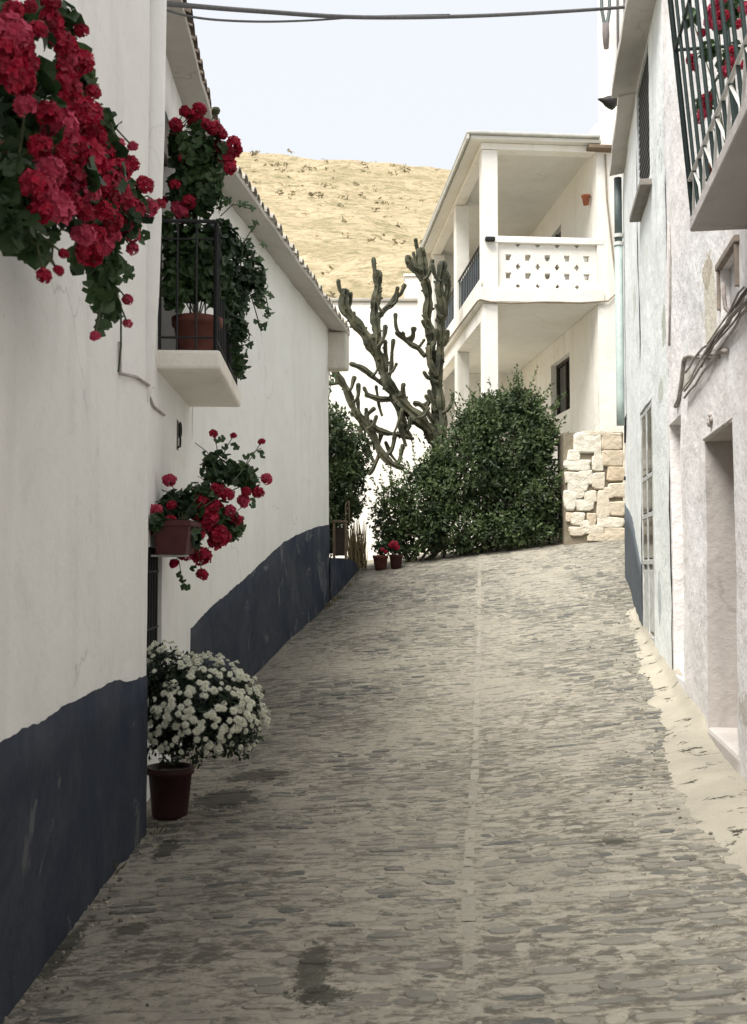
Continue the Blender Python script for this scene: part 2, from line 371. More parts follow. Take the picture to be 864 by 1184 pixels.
def build_street():
    mb = MB(); ny, nx = 300, 64
    idx = []
    for j in range(ny + 1):
        y = -3 + 24.5 * j / ny
        a = xl(y) - 0.5; b = (xr(y) + 0.9) + 2.0 * sst(15.3, 15.9, y)
        a -= 1.6 * sst(17, 18, y)
        row = []
        for i in range(nx + 1):
            x = a + (b - a) * i / nx
            z = gz(x, y) + 0.006 * nz(x * 6, y * 9, 1)
            row.append(len(mb.v)); mb.v.append((x, y, z))
        idx.append(row)
    for j in range(ny):
        for i in range(nx):
            mb.f.append((idx[j][i], idx[j][i+1], idx[j+1][i+1], idx[j+1][i])); mb.var.append(0.5); mb.mi.append(0)
    mb.cm = 1
    R = random.Random(3)
    def cxl(y): return interp([(2, 0.30), (3.8, 0.36), (8, 0.78), (14, 1.42), (18.6, 1.9)], y)
    y = 2.3
    def stone(cx_, cy_, w, d, off, var, skew=0.0):
        n = 12; ring = []; inn = []
        ph = R.random() * 6
        for k in range(n):
            a = 2 * pi * k / n
            e = 0.62
            ca, sa = cos(a), sin(a)
            rx = math.copysign(abs(ca) ** e, ca) * w / 2; ry = math.copysign(abs(sa) ** e, sa) * d / 2
            jx = 1 + 0.16 * sin(2 * a + ph) + R.uniform(-0.10, 0.10)
            X = cx_ + rx * jx; Y = cy_ + ry * jx + skew * rx
            ring.append((X, Y, gz(X, Y) - 0.02))
            X2 = cx_ + rx * jx * 0.86; Y2 = cy_ + ry * jx * 0.74 + skew * rx
            inn.append((X2, Y2, gz(X2, Y2) + off + R.uniform(-0.0015, 0.0015)))
        cc = (cx_, cy_, gz(cx_, cy_) + off + 0.003)
        fs = [(k, (k+1) % n, n + (k+1) % n, n + k) for k in range(n)] + [(n + k, n + (k+1) % n, 2 * n) for k in range(n)]
        mb.add(ring + inn + [cc], fs, var)
    while y < 19.0:
        d = R.uniform(0.055, 0.105)
        cm_ = cxl(y)
        for xs_, xe in ((xl(y) - R.uniform(0, 0.15), cm_ - 0.055), (cm_ + 0.055, xr(y) + 0.05)):
            x = xs_
            while x < xe - 0.04:
                w = R.uniform(0.09, 0.24) if R.random() < 0.8 else R.uniform(0.06, 0.11)
                if x + w > xe - 0.05: w = xe - x
                cxx = x + w / 2; yy = y + 0.035 * nz(cxx * 1.1, y * 0.8, 9)
                wear = fbm(cxx * 0.55, yy * 0.42, 5)
                if R.random() < 0.97 - 0.06 * wear:
                    var = min(1, max(0, R.gauss(0.52 + 0.30 * wear, 0.33)))
                    stone(cxx, yy, w * 0.97, d * 0.90, R.uniform(-0.008, 0.008) - 0.006 * wear, var, R.uniform(-0.07, 0.07))
                x += w
        y += d * 0.97
    R2_ = random.Random(8); yy = 2.3; mb.cm = 1
    while yy < 18.3:      # narrow lengthwise course up the middle
        L = R2_.uniform(.18, .60); hw = R2_.uniform(.026, .042); var = R2_.uniform(.7, 1.0); m = 8; vs = []
        for i in range(m + 1):
            y = yy + (L - .03) * i / m; xc = cxl(y); e = hw * (.75 if i in (0, m) else 1)
            for sx in (-1.12, -.8, 0, .8, 1.12):
                x = xc + sx * e + .006 * nz(sx * 3, y * 6, 2); vs.append((x, y, gz(x, y) + (-.02 if abs(sx) > 1 else .001 + .003 * nz(x * 20, y * 8))))
        mb.add(vs, [(i*5+k, i*5+k+1, (i+1)*5+k+1, (i+1)*5+k) for i in range(m) for k in range(4)], var)
        yy += L
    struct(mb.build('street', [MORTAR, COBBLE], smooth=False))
build_street()

def build_apron():
    mb = MB(); ny, nx = 330, 30; idx = []
    for j in range(ny + 1):
        y = -1.0 + 14.4 * j / ny
        b = xr0(y) + 0.05
        edge = xr(y) - 0.22 + 0.10 * fbm(0, y * 0.8, 2)
        edge = min(edge, b - 0.10)
        row = []
        for i in range(nx + 1):
            t = i / nx
            x = edge + (b - edge) * t
            h = (-0.030 + 0.10 * sst(0.0, 0.85, t) + 0.015 * fbm(x * 2.4, y * 2.4, 8) + 0.004 * nz(x * 13, y * 13, 3)) * interp([(-6, .5), (4.5, .55), (5.6, 1.0), (7.8, 1.0), (9, .75), (13, .3)], y) + 0.10 * sst(0.72, 1.0, t) * sst(7.6, 8.0, y)
            z = gz(x, y) - 0.012 + h + 0.010 * fbm(x * 3.5, y * 3.5, 4) * sst(0, 0.3, t)
            row.append(len(mb.v)); mb.v.append((x, y, z))
        idx.append(row)
    for j in range(ny):
        for i in range(nx):
            mb.f.append((idx[j][i], idx[j][i+1], idx[j+1][i+1], idx[j+1][i])); mb.var.append(i / nx); mb.mi.append(0)
    struct(mb.build('kerb', APRON, smooth=True))
build_apron()

def hill_z(x, y):
    r = sst(24, 60, y)
    base = EYE + 0.3
    d = max(0, y - 36)
    z = base + 0.462 * d * sst(0, 26, d) 
    crest = 243 + 0.10 * x + 14 * fbm(x * 0.012, 0.3, 1)
    if y > crest: z = base + 0.462 * (crest - 36) - 0.25 * (y - crest)
    z += (3.0 * fbm(x * 0.02, y * 0.02, 2) + 0.8 * fbm(x * 0.09, y * 0.09, 5)) * sst(40, 90, y)
    z -= 0.022 * x * sst(40, 200, y)
    return z
def ter_z(x, y):
    if y < 22: return gz(x, y) - 0.30
    t = sst(22, 38, y)
    return (gz(x, 22) - 0.30) * (1 - t) + hill_z(x, y) * t
def build_terrain():
    mb = MB(); idx = []
    ys = [-80, -40, -20, -8, -3] + [i for i in range(0, 40, 1)] + [40 + 3 * i for i in range(75)] + [270, 300, 360, 450]
    xs = [-420, -320, -240] + [-190 + 4 * i for i in range(43)] + [-18 + 1.5 * i for i in range(25)] + [20 + 4 * i for i in range(43)] + [240, 320, 420]
    for y in ys:
        row = []
        for x in xs:
            row.append(len(mb.v)); mb.v.append((x, y, ter_z(x, y)))
        idx.append(row)
    for j in range(len(ys) - 1):
        for i in range(len(xs) - 1):
            mb.f.append((idx[j][i], idx[j][i+1], idx[j+1][i+1], idx[j+1][i])); mb.var.append(.5); mb.mi.append(0)
    struct(mb.build('hill', HILL, smooth=True))
build_terrain()

def build_hill_shrubs():
    mb = MB(); R = random.Random(11)
    n = 0
    while n < 260:
        y = R.uniform(75, 250); x = R.uniform(-0.22 * y, 0.16 * y)
        if R.random() > 0.35 + 1.1 * fbm(x * 0.03, y * 0.03, 8): continue
        s = R.uniform(0.15, .8) ** 1.4 * (0.7 + y / 260); c = Vector((x, y, ter_z(x, y) + s * 0.2))
        var = R.random()
        for q in range(10):
            p = c + Vector((R.gauss(0, s * .5), R.gauss(0, s * .5), abs(R.gauss(0, s * .3))))
            a = Vector((R.uniform(-1, 1), R.uniform(-1, 1), R.uniform(-.6, .6))).normalized() * s * .38
            b = Vector((R.uniform(-1, 1), R.uniform(-1, 1), R.uniform(0.2, 1))).normalized() * s * .3
            mb.add([p - a, p + b * .8 - a * .3, p + a, p - b * .8 + a * .2], [(0, 1, 2, 3)], var)
        n += 1
    o = mb.build('hillside_scrub', leafmat('dry_scrub', (0.20, 0.18, 0.105, 1), (0.30, 0.25, 0.15, 1), 0.9, 0.2))
    stuff(o); tag(o, 'low olive scrub dotted over the dry tan hillside', 'scrub')
build_hill_shrubs()

# ------------------------------------------------------------------ walls
class Wall:
    """vertical wall through a(x,y) -> b(x,y); n = street side normal"""
    def __init__(s, a, b, flip, amp=0.012, seed=0.0, extra=None):
        s.a = Vector((a[0], a[1], 0)); s.b = Vector((b[0], b[1], 0))
        s.d = (s.b - s.a).normalized(); s.L = (s.b - s.a).length
        s.n = Vector((s.d.y, -s.d.x, 0)) * (1 if not flip else -1)
        s.amp, s.seed, s.extra = amp, seed, extra
    def s_at_y(s, y): return (y - s.a.y) / s.d.y
    def s_px(s, px):
        u = ray(px, 653); k = u.x / u.y
        # a.x + d.x s = k (a.y + d.y s)
        return (k * s.a.y - s.a.x) / (s.d.x - k * s.d.y)
    def hit(s, px, py):
        sv = s.s_px(px)
        # refine with real ray (u.y depends on py slightly)
        for _ in range(3):
            p = s.a + s.d * sv
            r = ray(px, py); k = r.x / r.y
            sv = (k * s.a.y - s.a.x) / (s.d.x - k * s.d.y)
        p = s.a + s.d * sv
        return sv, P(px, py, p.y).z
    def disp(s, sv, z):
        e = s.extra(sv, z) if s.extra else 0.0
        return s.amp * fbm(sv * 0.8 + s.seed, z * 0.8, s.seed) + 0.28 * s.amp * nz(sv * 4.5, z * 4.5, s.seed + 2) + e
    def pt(s, sv, z, off=0.0):
        p = s.a + s.d * sv + s.n * (s.disp(sv, z) + off); p.z = z; return p
    def flat(s, sv, z, off=0.0):
        p = s.a + s.d * sv + s.n * off; p.z = z; return p
    def grid(s, mb, s0, s1, z0, z1, holes=(), res=0.12):
        def cuts(a, b, ex):
            n = max(1, int((b - a) / res)); c = [a + (b - a) * i / n for i in range(n + 1)]
            for e in ex:
                if a < e < b: c = [q for q in c if abs(q - e) > res * 0.45 or q in (a, b)] + [e]
            return sorted(c)
        ss = cuts(s0, s1, [h[0] for h in holes] + [h[1] for h in holes])
        zs = cuts(z0, z1, [h[2] for h in holes] + [h[3] for h in holes])
        base = len(mb.v); nzs = len(zs)
        for a in ss:
            for z in zs: mb.v.append(tuple(s.pt(a, z)))
        for i in range(len(ss) - 1):
            for j in range(nzs - 1):
                cs, cz = (ss[i] + ss[i+1]) / 2, (zs[j] + zs[j+1]) / 2
                if any(h[0] < cs < h[1] and h[2] < cz < h[3] for h in holes): continue
                q = (base + i*nzs + j, base + (i+1)*nzs + j, base + (i+1)*nzs + j+1, base + i*nzs + j+1)
                mb.f.append(q); mb.var.append(.5); mb.mi.append(mb.cm)
        for h in holes:
            dep = h[4]; mi = h[5] if len(h) > 5 else mb.cm
            hs = [q for q in ss if h[0] - 1e-6 <= q <= h[1] + 1e-6]; hz = [q for q in zs if h[2] - 1e-6 <= q <= h[3] + 1e-6]
            old = mb.cm; mb.cm = mi
            for a, b in zip(hs, hs[1:]):
                for z in (h[2], h[3]):
                    mb.quad(s.pt(a, z), s.pt(b, z), s.flat(b, z, -dep), s.flat(a, z, -dep), .5)
            for a, b in zip(hz, hz[1:]):
                for q in (h[0], h[1]):
                    mb.quad(s.pt(q, a), s.pt(q, b), s.flat(q, b, -dep), s.flat(q, a, -dep), .5)
            mb.cm = old
    def strip(s, mb, s0, s1, zb, zt, off=0.006, res=0.035, rows=10):
        n = max(2, int((s1 - s0) / res)); base = len(mb.v)
        for i in range(n + 1):
            a = s0 + (s1 - s0) * i / n
            b0, t0 = zb(a), zt(a) + 0.013 * fbm(a * 3, 1, s.seed) + 0.008 * fbm(a * 14, 2, s.seed)
            for j in range(rows + 1):
                z = b0 + (t0 - b0) * j / rows
                mb.v.append(tuple(s.pt(a, z, off)))
            mb.v.append(tuple(s.pt(a, t0, -0.01)))
        m = rows + 2
        for i in range(n):
            for j in range(m - 1):
                mb.f.append((base+i*m+j, base+(i+1)*m+j, base+(i+1)*m+j+1, base+i*m+j+1)); mb.var.append(.5); mb.mi.append(mb.cm)
    def slab(s, mb, s0, s1, z0, z1, o0, o1, var=None):
        a = s.flat(s0, z0, o0)
        mb.box(a, s.d * (s1 - s0), s.n * (o1 - o0), (0, 0, z1 - z0), var)

def eave(name_parent, w, s0, s1, z_in, z_out, over, thick, seed, tiles=True, tm=None):
    """sloping soffit with barrel tiles along its outer edge"""
    mb = MB(); n = max(4, int((s1 - s0) / 0.2)); base = 0
    ring = []
    back = -2.2; zb = z_in + 1.0
    for i in range(n + 1):
        a = s0 + (s1 - s0) * i / n
        wob = 0.018 * fbm(a * 0.9, seed) ; ow = 0.014 * nz(a * 2, seed, 3)
        p = [w.flat(a, z_in + wob, -0.05), w.flat(a, z_out + wob, over + ow), w.flat(a, z_out + thick + wob, over + ow), w.flat(a, zb + thick, back), w.flat(a, zb, back)]
        ring.append([len(mb.v) + k for k in range(5)]); mb.v += [tuple(q) for q in p]
    for i in range(n):
        for k in range(5):
            k2 = (k + 1) % 5
            mb.f.append((ring[i][k], ring[i+1][k], ring[i+1][k2], ring[i][k2])); mb.var.append(.5); mb.mi.append(0)
    for r in (ring[0], ring[-1]): mb.f.append(tuple(r)); mb.var.append(.5); mb.mi.append(0)
    o = mb.build('eave', SOFFIT, name_parent)
    if tiles:
        tb = MB(); a = s0 + 0.05; R = random.Random(int(seed * 10))
        sl = (zb - z_out) / (over - back)
        while a < s1 - 0.03:
            rr = R.uniform(0.058, 0.074); ov = over + R.uniform(0.0, 0.05)
            wob = 0.018 * fbm(a * 0.9, seed)
            for (q0, q1) in ((ov, over - 0.42), (over - 0.36, over - 0.85), (over - 0.8, over - 1.3)):
                vs = []; m = 9
                for oo, rk in ((q0, rr * 1.06), (q1, rr * 0.9)):
                    zc = z_out + thick + wob + (over - oo) * sl + R.uniform(-0.004, 0.006)
                    for k in range(m):
                        an = pi * k / (m - 1)
                        vs.append(w.flat(a + cos(an) * rk, zc + sin(an) * rk * 0.95 - 0.008, oo))
                    for k in range(m):
                        an = pi * k / (m - 1)
                        vs.append(w.flat(a + cos(an) * (rk - .014), zc + sin(an) * (rk - .014) * 0.95 - 0.008, oo))
                fs = []
                for k in range(m - 1):
                    fs += [(k, k+1, 2*m+k+1, 2*m+k), (m+k, 3*m+k, 3*m+k+1, m+k+1), (k, m+k, m+k+1, k+1)]
                tb.add(vs, fs, R.random())
            a += R.uniform(0.165, 0.195)
        tb.build('roof_tiles', tm or TILE, name_parent, smooth=False)
    return o

# ---- left near house
L0 = Wall((-1.296 + .0323 * 6.6, -3.0), (-1.296 - .0323 * 2.6, 6.2), False, 0.010, 1.0,
          lambda sv, z: 0.032 * sst(8.62, 8.72, sv))
L1 = Wall((-1.48, 6.15), (-1.622, 9.32), False, 0.006, 2.0)
houseL = thing('white_house', 'near white house on the left with dark blue base, balcony and barred window', 'house', (-1.6, 6.0, 0))
ZB = -0.6
mb = MB()
L0.grid(mb, 0, L0.L, ZB, 6.6, (), 0.11)
e0, e1 = L0.pt(L0.L, 0), None
n = 40
for j in range(n):   # return face at the corner
    z0 = ZB + (6.6 - ZB) * j / n; z1 = ZB + (6.6 - ZB) * (j + 1) / n
    a, b = L0.pt(L0.L, z0), L0.pt(L0.L, z1)
    mb.quad(a, b, b + Vector((-0.5, 0.0, 0)), a + Vector((-0.5, 0.0, 0)), .5)
door_s = (L1.s_at_y(7.33), L1.s_at_y(8.45)); bal_z = EYE + 1.52
win_s = (L1.s_at_y(6.95), L1.s_at_y(7.60))
holes = [(door_s[0], door_s[1], bal_z + 0.02, EYE + 3.36, 0.22), (win_s[0], win_s[1], EYE - 0.75, EYE + 0.12, 0.10)]
L1.grid(mb, 0, L1.L, ZB, EYE + 4.2, holes, 0.10)
mb.build('wall', WHITE_L, houseL, smooth=True)
mb = MB()   # rear body
mb.bx(-7, -1.95, -3, 6.1, ZB, 6.6); mb.bx(-7, -2.05, 6.1, 9.25, ZB, EYE + 4.0)
mb.build('rear_wall', WHITE_L, houseL)
mb = MB()
L0.strip(mb, 0, L0.L - 0.001, lambda a: ZB, lambda a: EYE + interp([(0, -.60), (6.6, -.615), (8.5, -.605), (8.7, -.635), (9.2, -.655)], a), 0.006)
a0 = L0.pt(L0.L, ZB, .006); a1 = L0.pt(L0.L, EYE - .655, .006)
mb.quad(a0 + Vector((0, .006, 0)), a1 + Vector((0, .006, 0)), a1 + Vector((-.4, .006, 0)), a0 + Vector((-.4, .006, 0)), .5)
mb.build('painted_dado', DADO, houseL, smooth=True)
# corner downpipe boxed in plaster
mb = MB()
pz = P(160, 452, 6.12).z
mb.tube([(-1.372, 6.13, pz - 0.10), (-1.362, 6.13, pz + 0.02), (-1.345, 6.135, pz + 0.6), (-1.325, 6.14, pz + 1.6), (-1.315, 6.14, 6.6)], [0.02, 0.05, 0.062, 0.064, 0.064], 14)
mb.build('plastered_downpipe', WHITE_L, houseL, smooth=True)
eave(houseL, L1, -0.2, L1.L - 0.05, EYE + 3.80, EYE + 3.79, 0.21, 0.06, 1.3)
# upper doorway
dr = MB()
L1.slab(dr, door_s[0], door_s[1], bal_z, EYE + 3.36, -0.24, -0.20)
dro = dr.build('balcony_door', WOOD_D, houseL, bevel=.005)
fr = MB()
for a in (door_s[0] + .002, (door_s[0] + door_s[1]) / 2 - .03, door_s[1] - .062): L1.slab(fr, a, a + .06, bal_z + .01, EYE + 3.35, -.198, -.16)
L1.slab(fr, door_s[0] + .002, door_s[1] - .002, EYE + 3.29, EYE + 3.35, -.157, -.12)
fr.build('frame', WOOD_D, dro, bevel=.006)
# lower window with bars
wn = MB(); L1.slab(wn, win_s[0], win_s[1], EYE - .75, EYE + .12, -.13, -.098)
wno = wn.build('window', GREYB, houseL)
br = MB()
for k in range(6):
    a = win_s[0] + .06 + k * (win_s[1] - win_s[0] - .12) / 5
    p = L1.flat(a, EYE - .75, -.03); q = L1.flat(a, EYE + .12, -.03); br.tube([p, q], .010, 8)
for z in (EYE - .45, EYE - .05): br.tube([L1.flat(win_s[0], z, -.03), L1.flat(win_s[1], z, -.03)], .008, 8)
br.build('window_bars', IRON, wno)
sl = MB(); L1.slab(sl, win_s[0] - .06, win_s[1] + .06, EYE - .80, EYE - .752, -.02, .05); sl.build('sill', WHITE_L, wno, bevel=.01)
# balcony
bs = (L1.s_at_y(7.24), L1.s_at_y(9.02)); bo = 0.45
mb = MB()
L1.slab(mb, bs[0], bs[1], EYE + 1.375, EYE + 1.515, -.05, bo)
slab = mb.build('balcony_slab', plaster('balcony_plaster', (0.80, 0.77, 0.71, 1), (0.62, 0.58, 0.50, 1), .5, .15, .4), houseL, bevel=.025)
rl = MB(); zt0, zt1 = bal_z + .02, bal_z + 0.93
io = bo - .045
corners = [(bs[0] + .05, 0.0), (bs[0] + .05, io), (bs[1] - .05, io), (bs[1] - .05, 0.0)]
for (c0, c1) in zip(corners, corners[1:]):
    for z, r in ((zt1, .014), (bal_z + .09, .009), (bal_z + .80, .007)):
        rl.tube([L1.flat(c0[0], z, c0[1]), L1.flat(c1[0], z, c1[1])], r, 8)
    Ln = sqrt((c1[0]-c0[0])**2 + (c1[1]-c0[1])**2); nb = int(Ln / .115)
    for k in range(nb + 1):
        t = k / nb; q = (c0[0] + (c1[0]-c0[0])*t, c0[1] + (c1[1]-c0[1])*t)
        rl.tube([L1.flat(q[0], zt0 - .03, q[1]), L1.flat(q[0], zt1, q[1])], .014 if k in (0, nb) else .0075, 8)
rl.build('balcony_railing', IRON, houseL)

# small iron wall hook plate + wall cables
sv, z = L1.hit(205, 503)
hk = thing('wall_hook', 'small rusty iron hook plate on the white wall below the balcony', 'wall hook', L1.flat(sv, z, 0))
mb = MB(); L1.slab(mb, sv - .045, sv + .045, z - .12, z + .12, -.004, .006); mb.build('backplate', simple('grey_iron', (0.16, .15, .135, 1), .7, .4, 15, .3), hk, bevel=.003)
mb = MB()
mb.tube([L1.flat(sv + .02 + .045 * sin(a), z + .045 + .055 * cos(a), .022) for a in [i * .33 for i in range(20)]], .009, 8)
mb.tube([L1.flat(sv - .01, z + .01, .018), L1.flat(sv + .03, z - .03, .022), L1.flat(sv + .03, z - .09, .02), L1.flat(sv - .02, z - .10, .014)], .009, 8)
mb.build('hook', IRON, hk)
mb = MB()
pts = [L0.hit(137, y) for y in (395, 415, 432)]
path = [L0.pt(a, zz, .012) for a, zz in pts]
path += [L0.pt(L0.hit(150, 436)[0], L0.hit(150, 436)[1], .012), Vector((-1.33, 6.2, L0.hit(158, 440)[1])), Vector((-1.40, 6.25, L0.hit(160, 452)[1]))]
for px, py in ((170, 456), (176, 470), (188, 480)):
    a, zz = L1.hit(px, py); path.append(L1.pt(max(a, .15), zz, .012))
mb.tube(path, .009, 7)
tag(mb.build('wall_cable', CABLE_W, at=path[0]), 'whitewashed cable crossing the left house corner below the red geraniums', 'cable')

# ---- left second house
L2 = Wall((-1.60 - .136 * .12, 9.18), (-1.6275 + .136 * 6.85, 16.15), False, 0.022, 3.0)
house2 = thing('low_white_house', 'long low white house with a blue base rising with the street', 'house', (-1.6, 9.3, 0))
mb = MB(); L2.grid(mb, 0, L2.L, 0.0 - .2, EYE + 3.78, (), 0.14)
for j in range(30):
    z0 = -.2 + (EYE + 3.98) * j / 30; z1 = -.2 + (EYE + 3.98) * (j + 1) / 30
    a, b = L2.pt(L2.L, z0), L2.pt(L2.L, z1); mb.quad(a, b, b + Vector((-4, .5, 0)), a + Vector((-4, .5, 0)), .5)
    a, b = L2.pt(0, z0), L2.pt(0, z1); mb.quad(a, b, b + Vector((-4, .0, 0)), a + Vector((-4, .0, 0)), .5)
mb.build('wall', WHITE_L2, house2, smooth=True)
mb = MB()
T2 = [(9.18, -.565), (9.5, -.488), (10.5, -.26), (11.65, -.01), (12.6, .20), (13.8, .40), (15.95, .605), (17, .65)]
L2.strip(mb, 0, L2.L + .004, lambda a: -.2, lambda a: EYE + interp(T2, L2.a.y + L2.d.y * a), .007)
zt = EYE + .60; a, b = L2.pt(L2.L, -.2, .007), L2.pt(L2.L, zt, .007)
mb.quad(a + Vector((0, .006, 0)), b + Vector((0, .006, 0)), b + Vector((-2, .256, 0)), a + Vector((-2, .256, 0)), .5)
mb.build('painted_dado', DADO, house2, smooth=True)
eave(house2, L2, -0.02, L2.L + .10, EYE + 3.68, EYE + 3.60, 0.31, 0.05, 4.2, True, simple('limewashed_tile', (.46, .43, .37, 1), .95, .5, 7, .5))
mb = MB()   # cornice block closing the far end of the eave
L2.slab(mb, L2.L - .16, L2.L + .12, P(390, 428, 16.1).z, EYE + 3.62, -.1, .30)
mb.build('eave_corner_block', plaster('cornice_plaster', (0.62, .60, .53, 1), (.45, .42, .36, 1), .6, .25, .6), house2, bevel=.03)
# low blue wall past the corner
mb = MB()
A, B = P(384, 690, 16.3), P(417, 664, 18.0)
N_ = 24
for k in range(N_):
    t0, t1 = k / N_, (k + 1) / N_
    p0 = A.lerp(B, t0); p1 = A.lerp(B, t1)
    top0 = P(384, 645, 16.3).z - .0 * t0 - .25 * max(0, t0 - .6); top1 = P(384, 645, 16.3).z - .25 * max(0, t1 - .6)
    w0, w1 = .015 * nz(k * .5, 2), .015 * nz((k + 1) * .5, 2)
    L = Vector((-1.2, 0, 0))
    a = Vector((p0.x + w0, p0.y, .3)); b = Vector((p1.x + w1, p1.y, .3))
    a2 = Vector((p0.x + w0 - .03, p0.y, top0)); b2 = Vector((p1.x + w1 - .03, p1.y, top1))
    mb.quad(a, b, b2, a2, .5); mb.quad(a2, b2, b2 + L, a2 + L, .5)
    if k == N_ - 1: mb.quad(b, b2, b2 + L, b + L, .5)
tag(mb.build('low_wall', DADO, smooth=False, at=(A.x, A.y, .6)), 'low slate blue wall just past the corner of the long house', 'low wall')

# ---- right houses
def RW(y): return (1.30 + .1525 * y, y)
R0 = Wall(RW(-3), RW(9.80), True, 0.018, 5.0)
R1 = Wall(RW(9.72), RW(12.35), True, 0.018, 6.0)
R2 = Wall((3.165, 12.25), (3.18 + .182 * 3.1, 15.4), True, 0.018, 7.0)
houseP = thing('pinkish_house', 'lumpy pinkish white house at right with deep doorway and railed balcony above', 'house', (2.6, 7.2, 0))
yd0, yd1 = 6.62, 7.75
s_ = R0.s_at_y
dz0, dz1 = EYE - 1.22, EYE + .92
niche = (s_(6.44), s_(7.02), EYE + 1.62, EYE + 2.02, .07)
tall = (s_(8.92), s_(9.66), EYE - 1.0, EYE + 1.30, .13)
mb = MB()
R0.grid(mb, 0, R0.L, -.4, 9.5, [(s_(yd0), s_(yd1), dz0, dz1, .42, 1), niche, tall], .12)
R0.slab(mb, tall[0], tall[1], tall[2], tall[3], -.16, -.128)
R0.slab(mb, niche[0], niche[1], niche[2], niche[3], -.10, -.068)
mb.build('wall', [PINKW, TAUPE], houseP, smooth=True)
mb = MB(); mb.bx(4.4, 8, -3, 9.7, -.4, 9.5); mb.build('rear_wall', PINKW, houseP)
mb = MB(); R0.slab(mb, s_(yd0), s_(yd1), dz0, dz1, -.46, -.415)
for k in range(6): R0.slab(mb, s_(yd0) + .02 + k * .185, s_(yd0) + .19 + k * .185, dz0 + .02, dz1 - .02, -.412, -.39)
do = mb.build('door', WOOD, houseP, bevel=.006)
mb = MB(); mb.tube([R0.flat(s_(6.75), EYE - .25, -.38), R0.flat(s_(6.75), EYE - .25, -.33), R0.flat(s_(6.86), EYE - .25, -.33)], .012, 8); mb.build('handle', IRON, do)
mb = MB(); R0.slab(mb, s_(yd0 - .02), s_(yd1 + .02), dz1 + .005, dz1 + .035, -.25, .012); mb.build('lintel', TAUPE, houseP, bevel=.012)
mb = MB(); R0.slab(mb, s_(yd0 - .04), s_(yd1 + .02), dz0 - .2, dz0 + .02, -.45, .012); mb.build('doorstep', TAUPE, houseP, bevel=.03)
# niche surround
mb = MB()
R0.slab(mb, niche[0] - .05, niche[1] + .05, niche[3] - .005, niche[3] + .045, -.02, .022)
for q in (niche[0] - .035, niche[1] + .002): R0.slab(mb, q, q + .033, niche[2] + .12, niche[3] - .008, -.02, .016)
mb.build('niche_surround', simple('taupe_trim', (.30, .25, .21, 1), .85, .4, 9, .4), houseP, bevel=.008)
# irregular worn patches, thin plaster lifts
def blob(mb, w, px0, px1, py0, py1, seed, off=.012, n=26):
    a0, z0 = w.hit(px0, (py0 + py1) / 2); a1, _ = w.hit(px1, (py0 + py1) / 2)
    am = (a0 + a1) / 2; y = (w.a + w.d * am).y
    zt, zb = P(432, py0, y).z, P(432, py1, y).z
    c = w.pt(am, (zt + zb) / 2, off)
    ring = []; ring2 = []
    for k in range(n):
        an = 2 * pi * k / n
        r = 1 + .22 * nz(cos(an) * 1.6 + seed, sin(an) * 1.6, seed) + .10 * nz(cos(an) * 5 + seed, sin(an) * 5, seed)
        ca, sa = cos(an), sin(an)
        ca = math.copysign(abs(ca) ** .7, ca); sa = math.copysign(abs(sa) ** .7, sa)
        ss, zz = am + (a1 - a0) / 2 * ca * r, (zt + zb) / 2 + (zt - zb) / 2 * sa * r
        ring.append(w.pt(ss, zz, off * .8)); ring2.append(w.pt(ss, zz, -.02))
    mid = []
    for k in range(n):
        an = 2 * pi * k / n
        ss = am + (ring[k] - (w.a + w.d * am)).dot(w.d) * .5; zz = (zt + zb) / 2 + (ring[k].z - (zt + zb) / 2) * .5
        mid.append(w.pt(ss, zz, off))
    fs = [(k, (k+1) % n, n + (k+1) % n, n + k) for k in range(n)] + [(2*n+k, 2*n+(k+1) % n, (k+1) % n, k) for k in range(n)]
    fs += [(2*n+k, 3*n, 2*n+(k+1) % n) for k in range(n)]
    mb.add(ring + ring2 + mid + [c], fs, .5)
# upper balcony
bz = EYE + 1.97
mb = MB()
ya, yb = s_(3.6), s_(6.02)
R0.slab(mb, ya, yb, bz, bz + .085, -.05, .345)
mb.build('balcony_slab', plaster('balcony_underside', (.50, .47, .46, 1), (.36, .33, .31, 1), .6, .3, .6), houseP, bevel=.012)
rail = MB(); railw = MB(); bo = .325; lean = .085
def bp(a, z, o): return R0.flat(a, bz + .085 + z, o + lean * z)
cs = [(yb - .02, .02), (yb - .02, bo), (ya + .05, bo)]
for c0, c1 in zip(cs, cs[1:]):
    for z, r in ((.22, .010), (1.02, .011), (1.42, .013)): rail.tube([bp(c0[0], z, c0[1]), bp(c1[0], z, c1[1])], r, 8)
    Ln = sqrt((c1[0]-c0[0])**2 + (c1[1]-c0[1])**2); nb = max(2, int(Ln / .17))
    for k in range(nb + 1):
        t = k / nb; a = c0[0] + (c1[0]-c0[0])*t; o = c0[1] + (c1[1]-c0[1])*t
        rail.tube([bp(a, -.03, o), bp(a, 1.42, o)], .017 if k in (0, nb) else .011, 8)
    for k in range(nb):
        t = k / nb; t2 = (k + 1) / nb
        q0 = (c0[0] + (c1[0]-c0[0])*t, c0[1] + (c1[1]-c0[1])*t); q1 = (c0[0] + (c1[0]-c0[0])*t2, c0[1] + (c1[1]-c0[1])*t2)
        if k % 2 == 0:
            railw.tube([bp(q0[0], .0, q0[1]), bp(q1[0], .2, q1[1])], .009, 6)
        else:
            railw.tube([bp(q0[0], .2, q0[1]), bp(q1[0], .0, q1[1])], .009, 6)
rail.build('balcony_railing', IRON_G, houseP)
railw.tube([bp(cs[1][0], .22, bo), bp(cs[2][0], .22, bo)], .014, 8)
railw.build('railing_scroll', IRON_W, houseP)

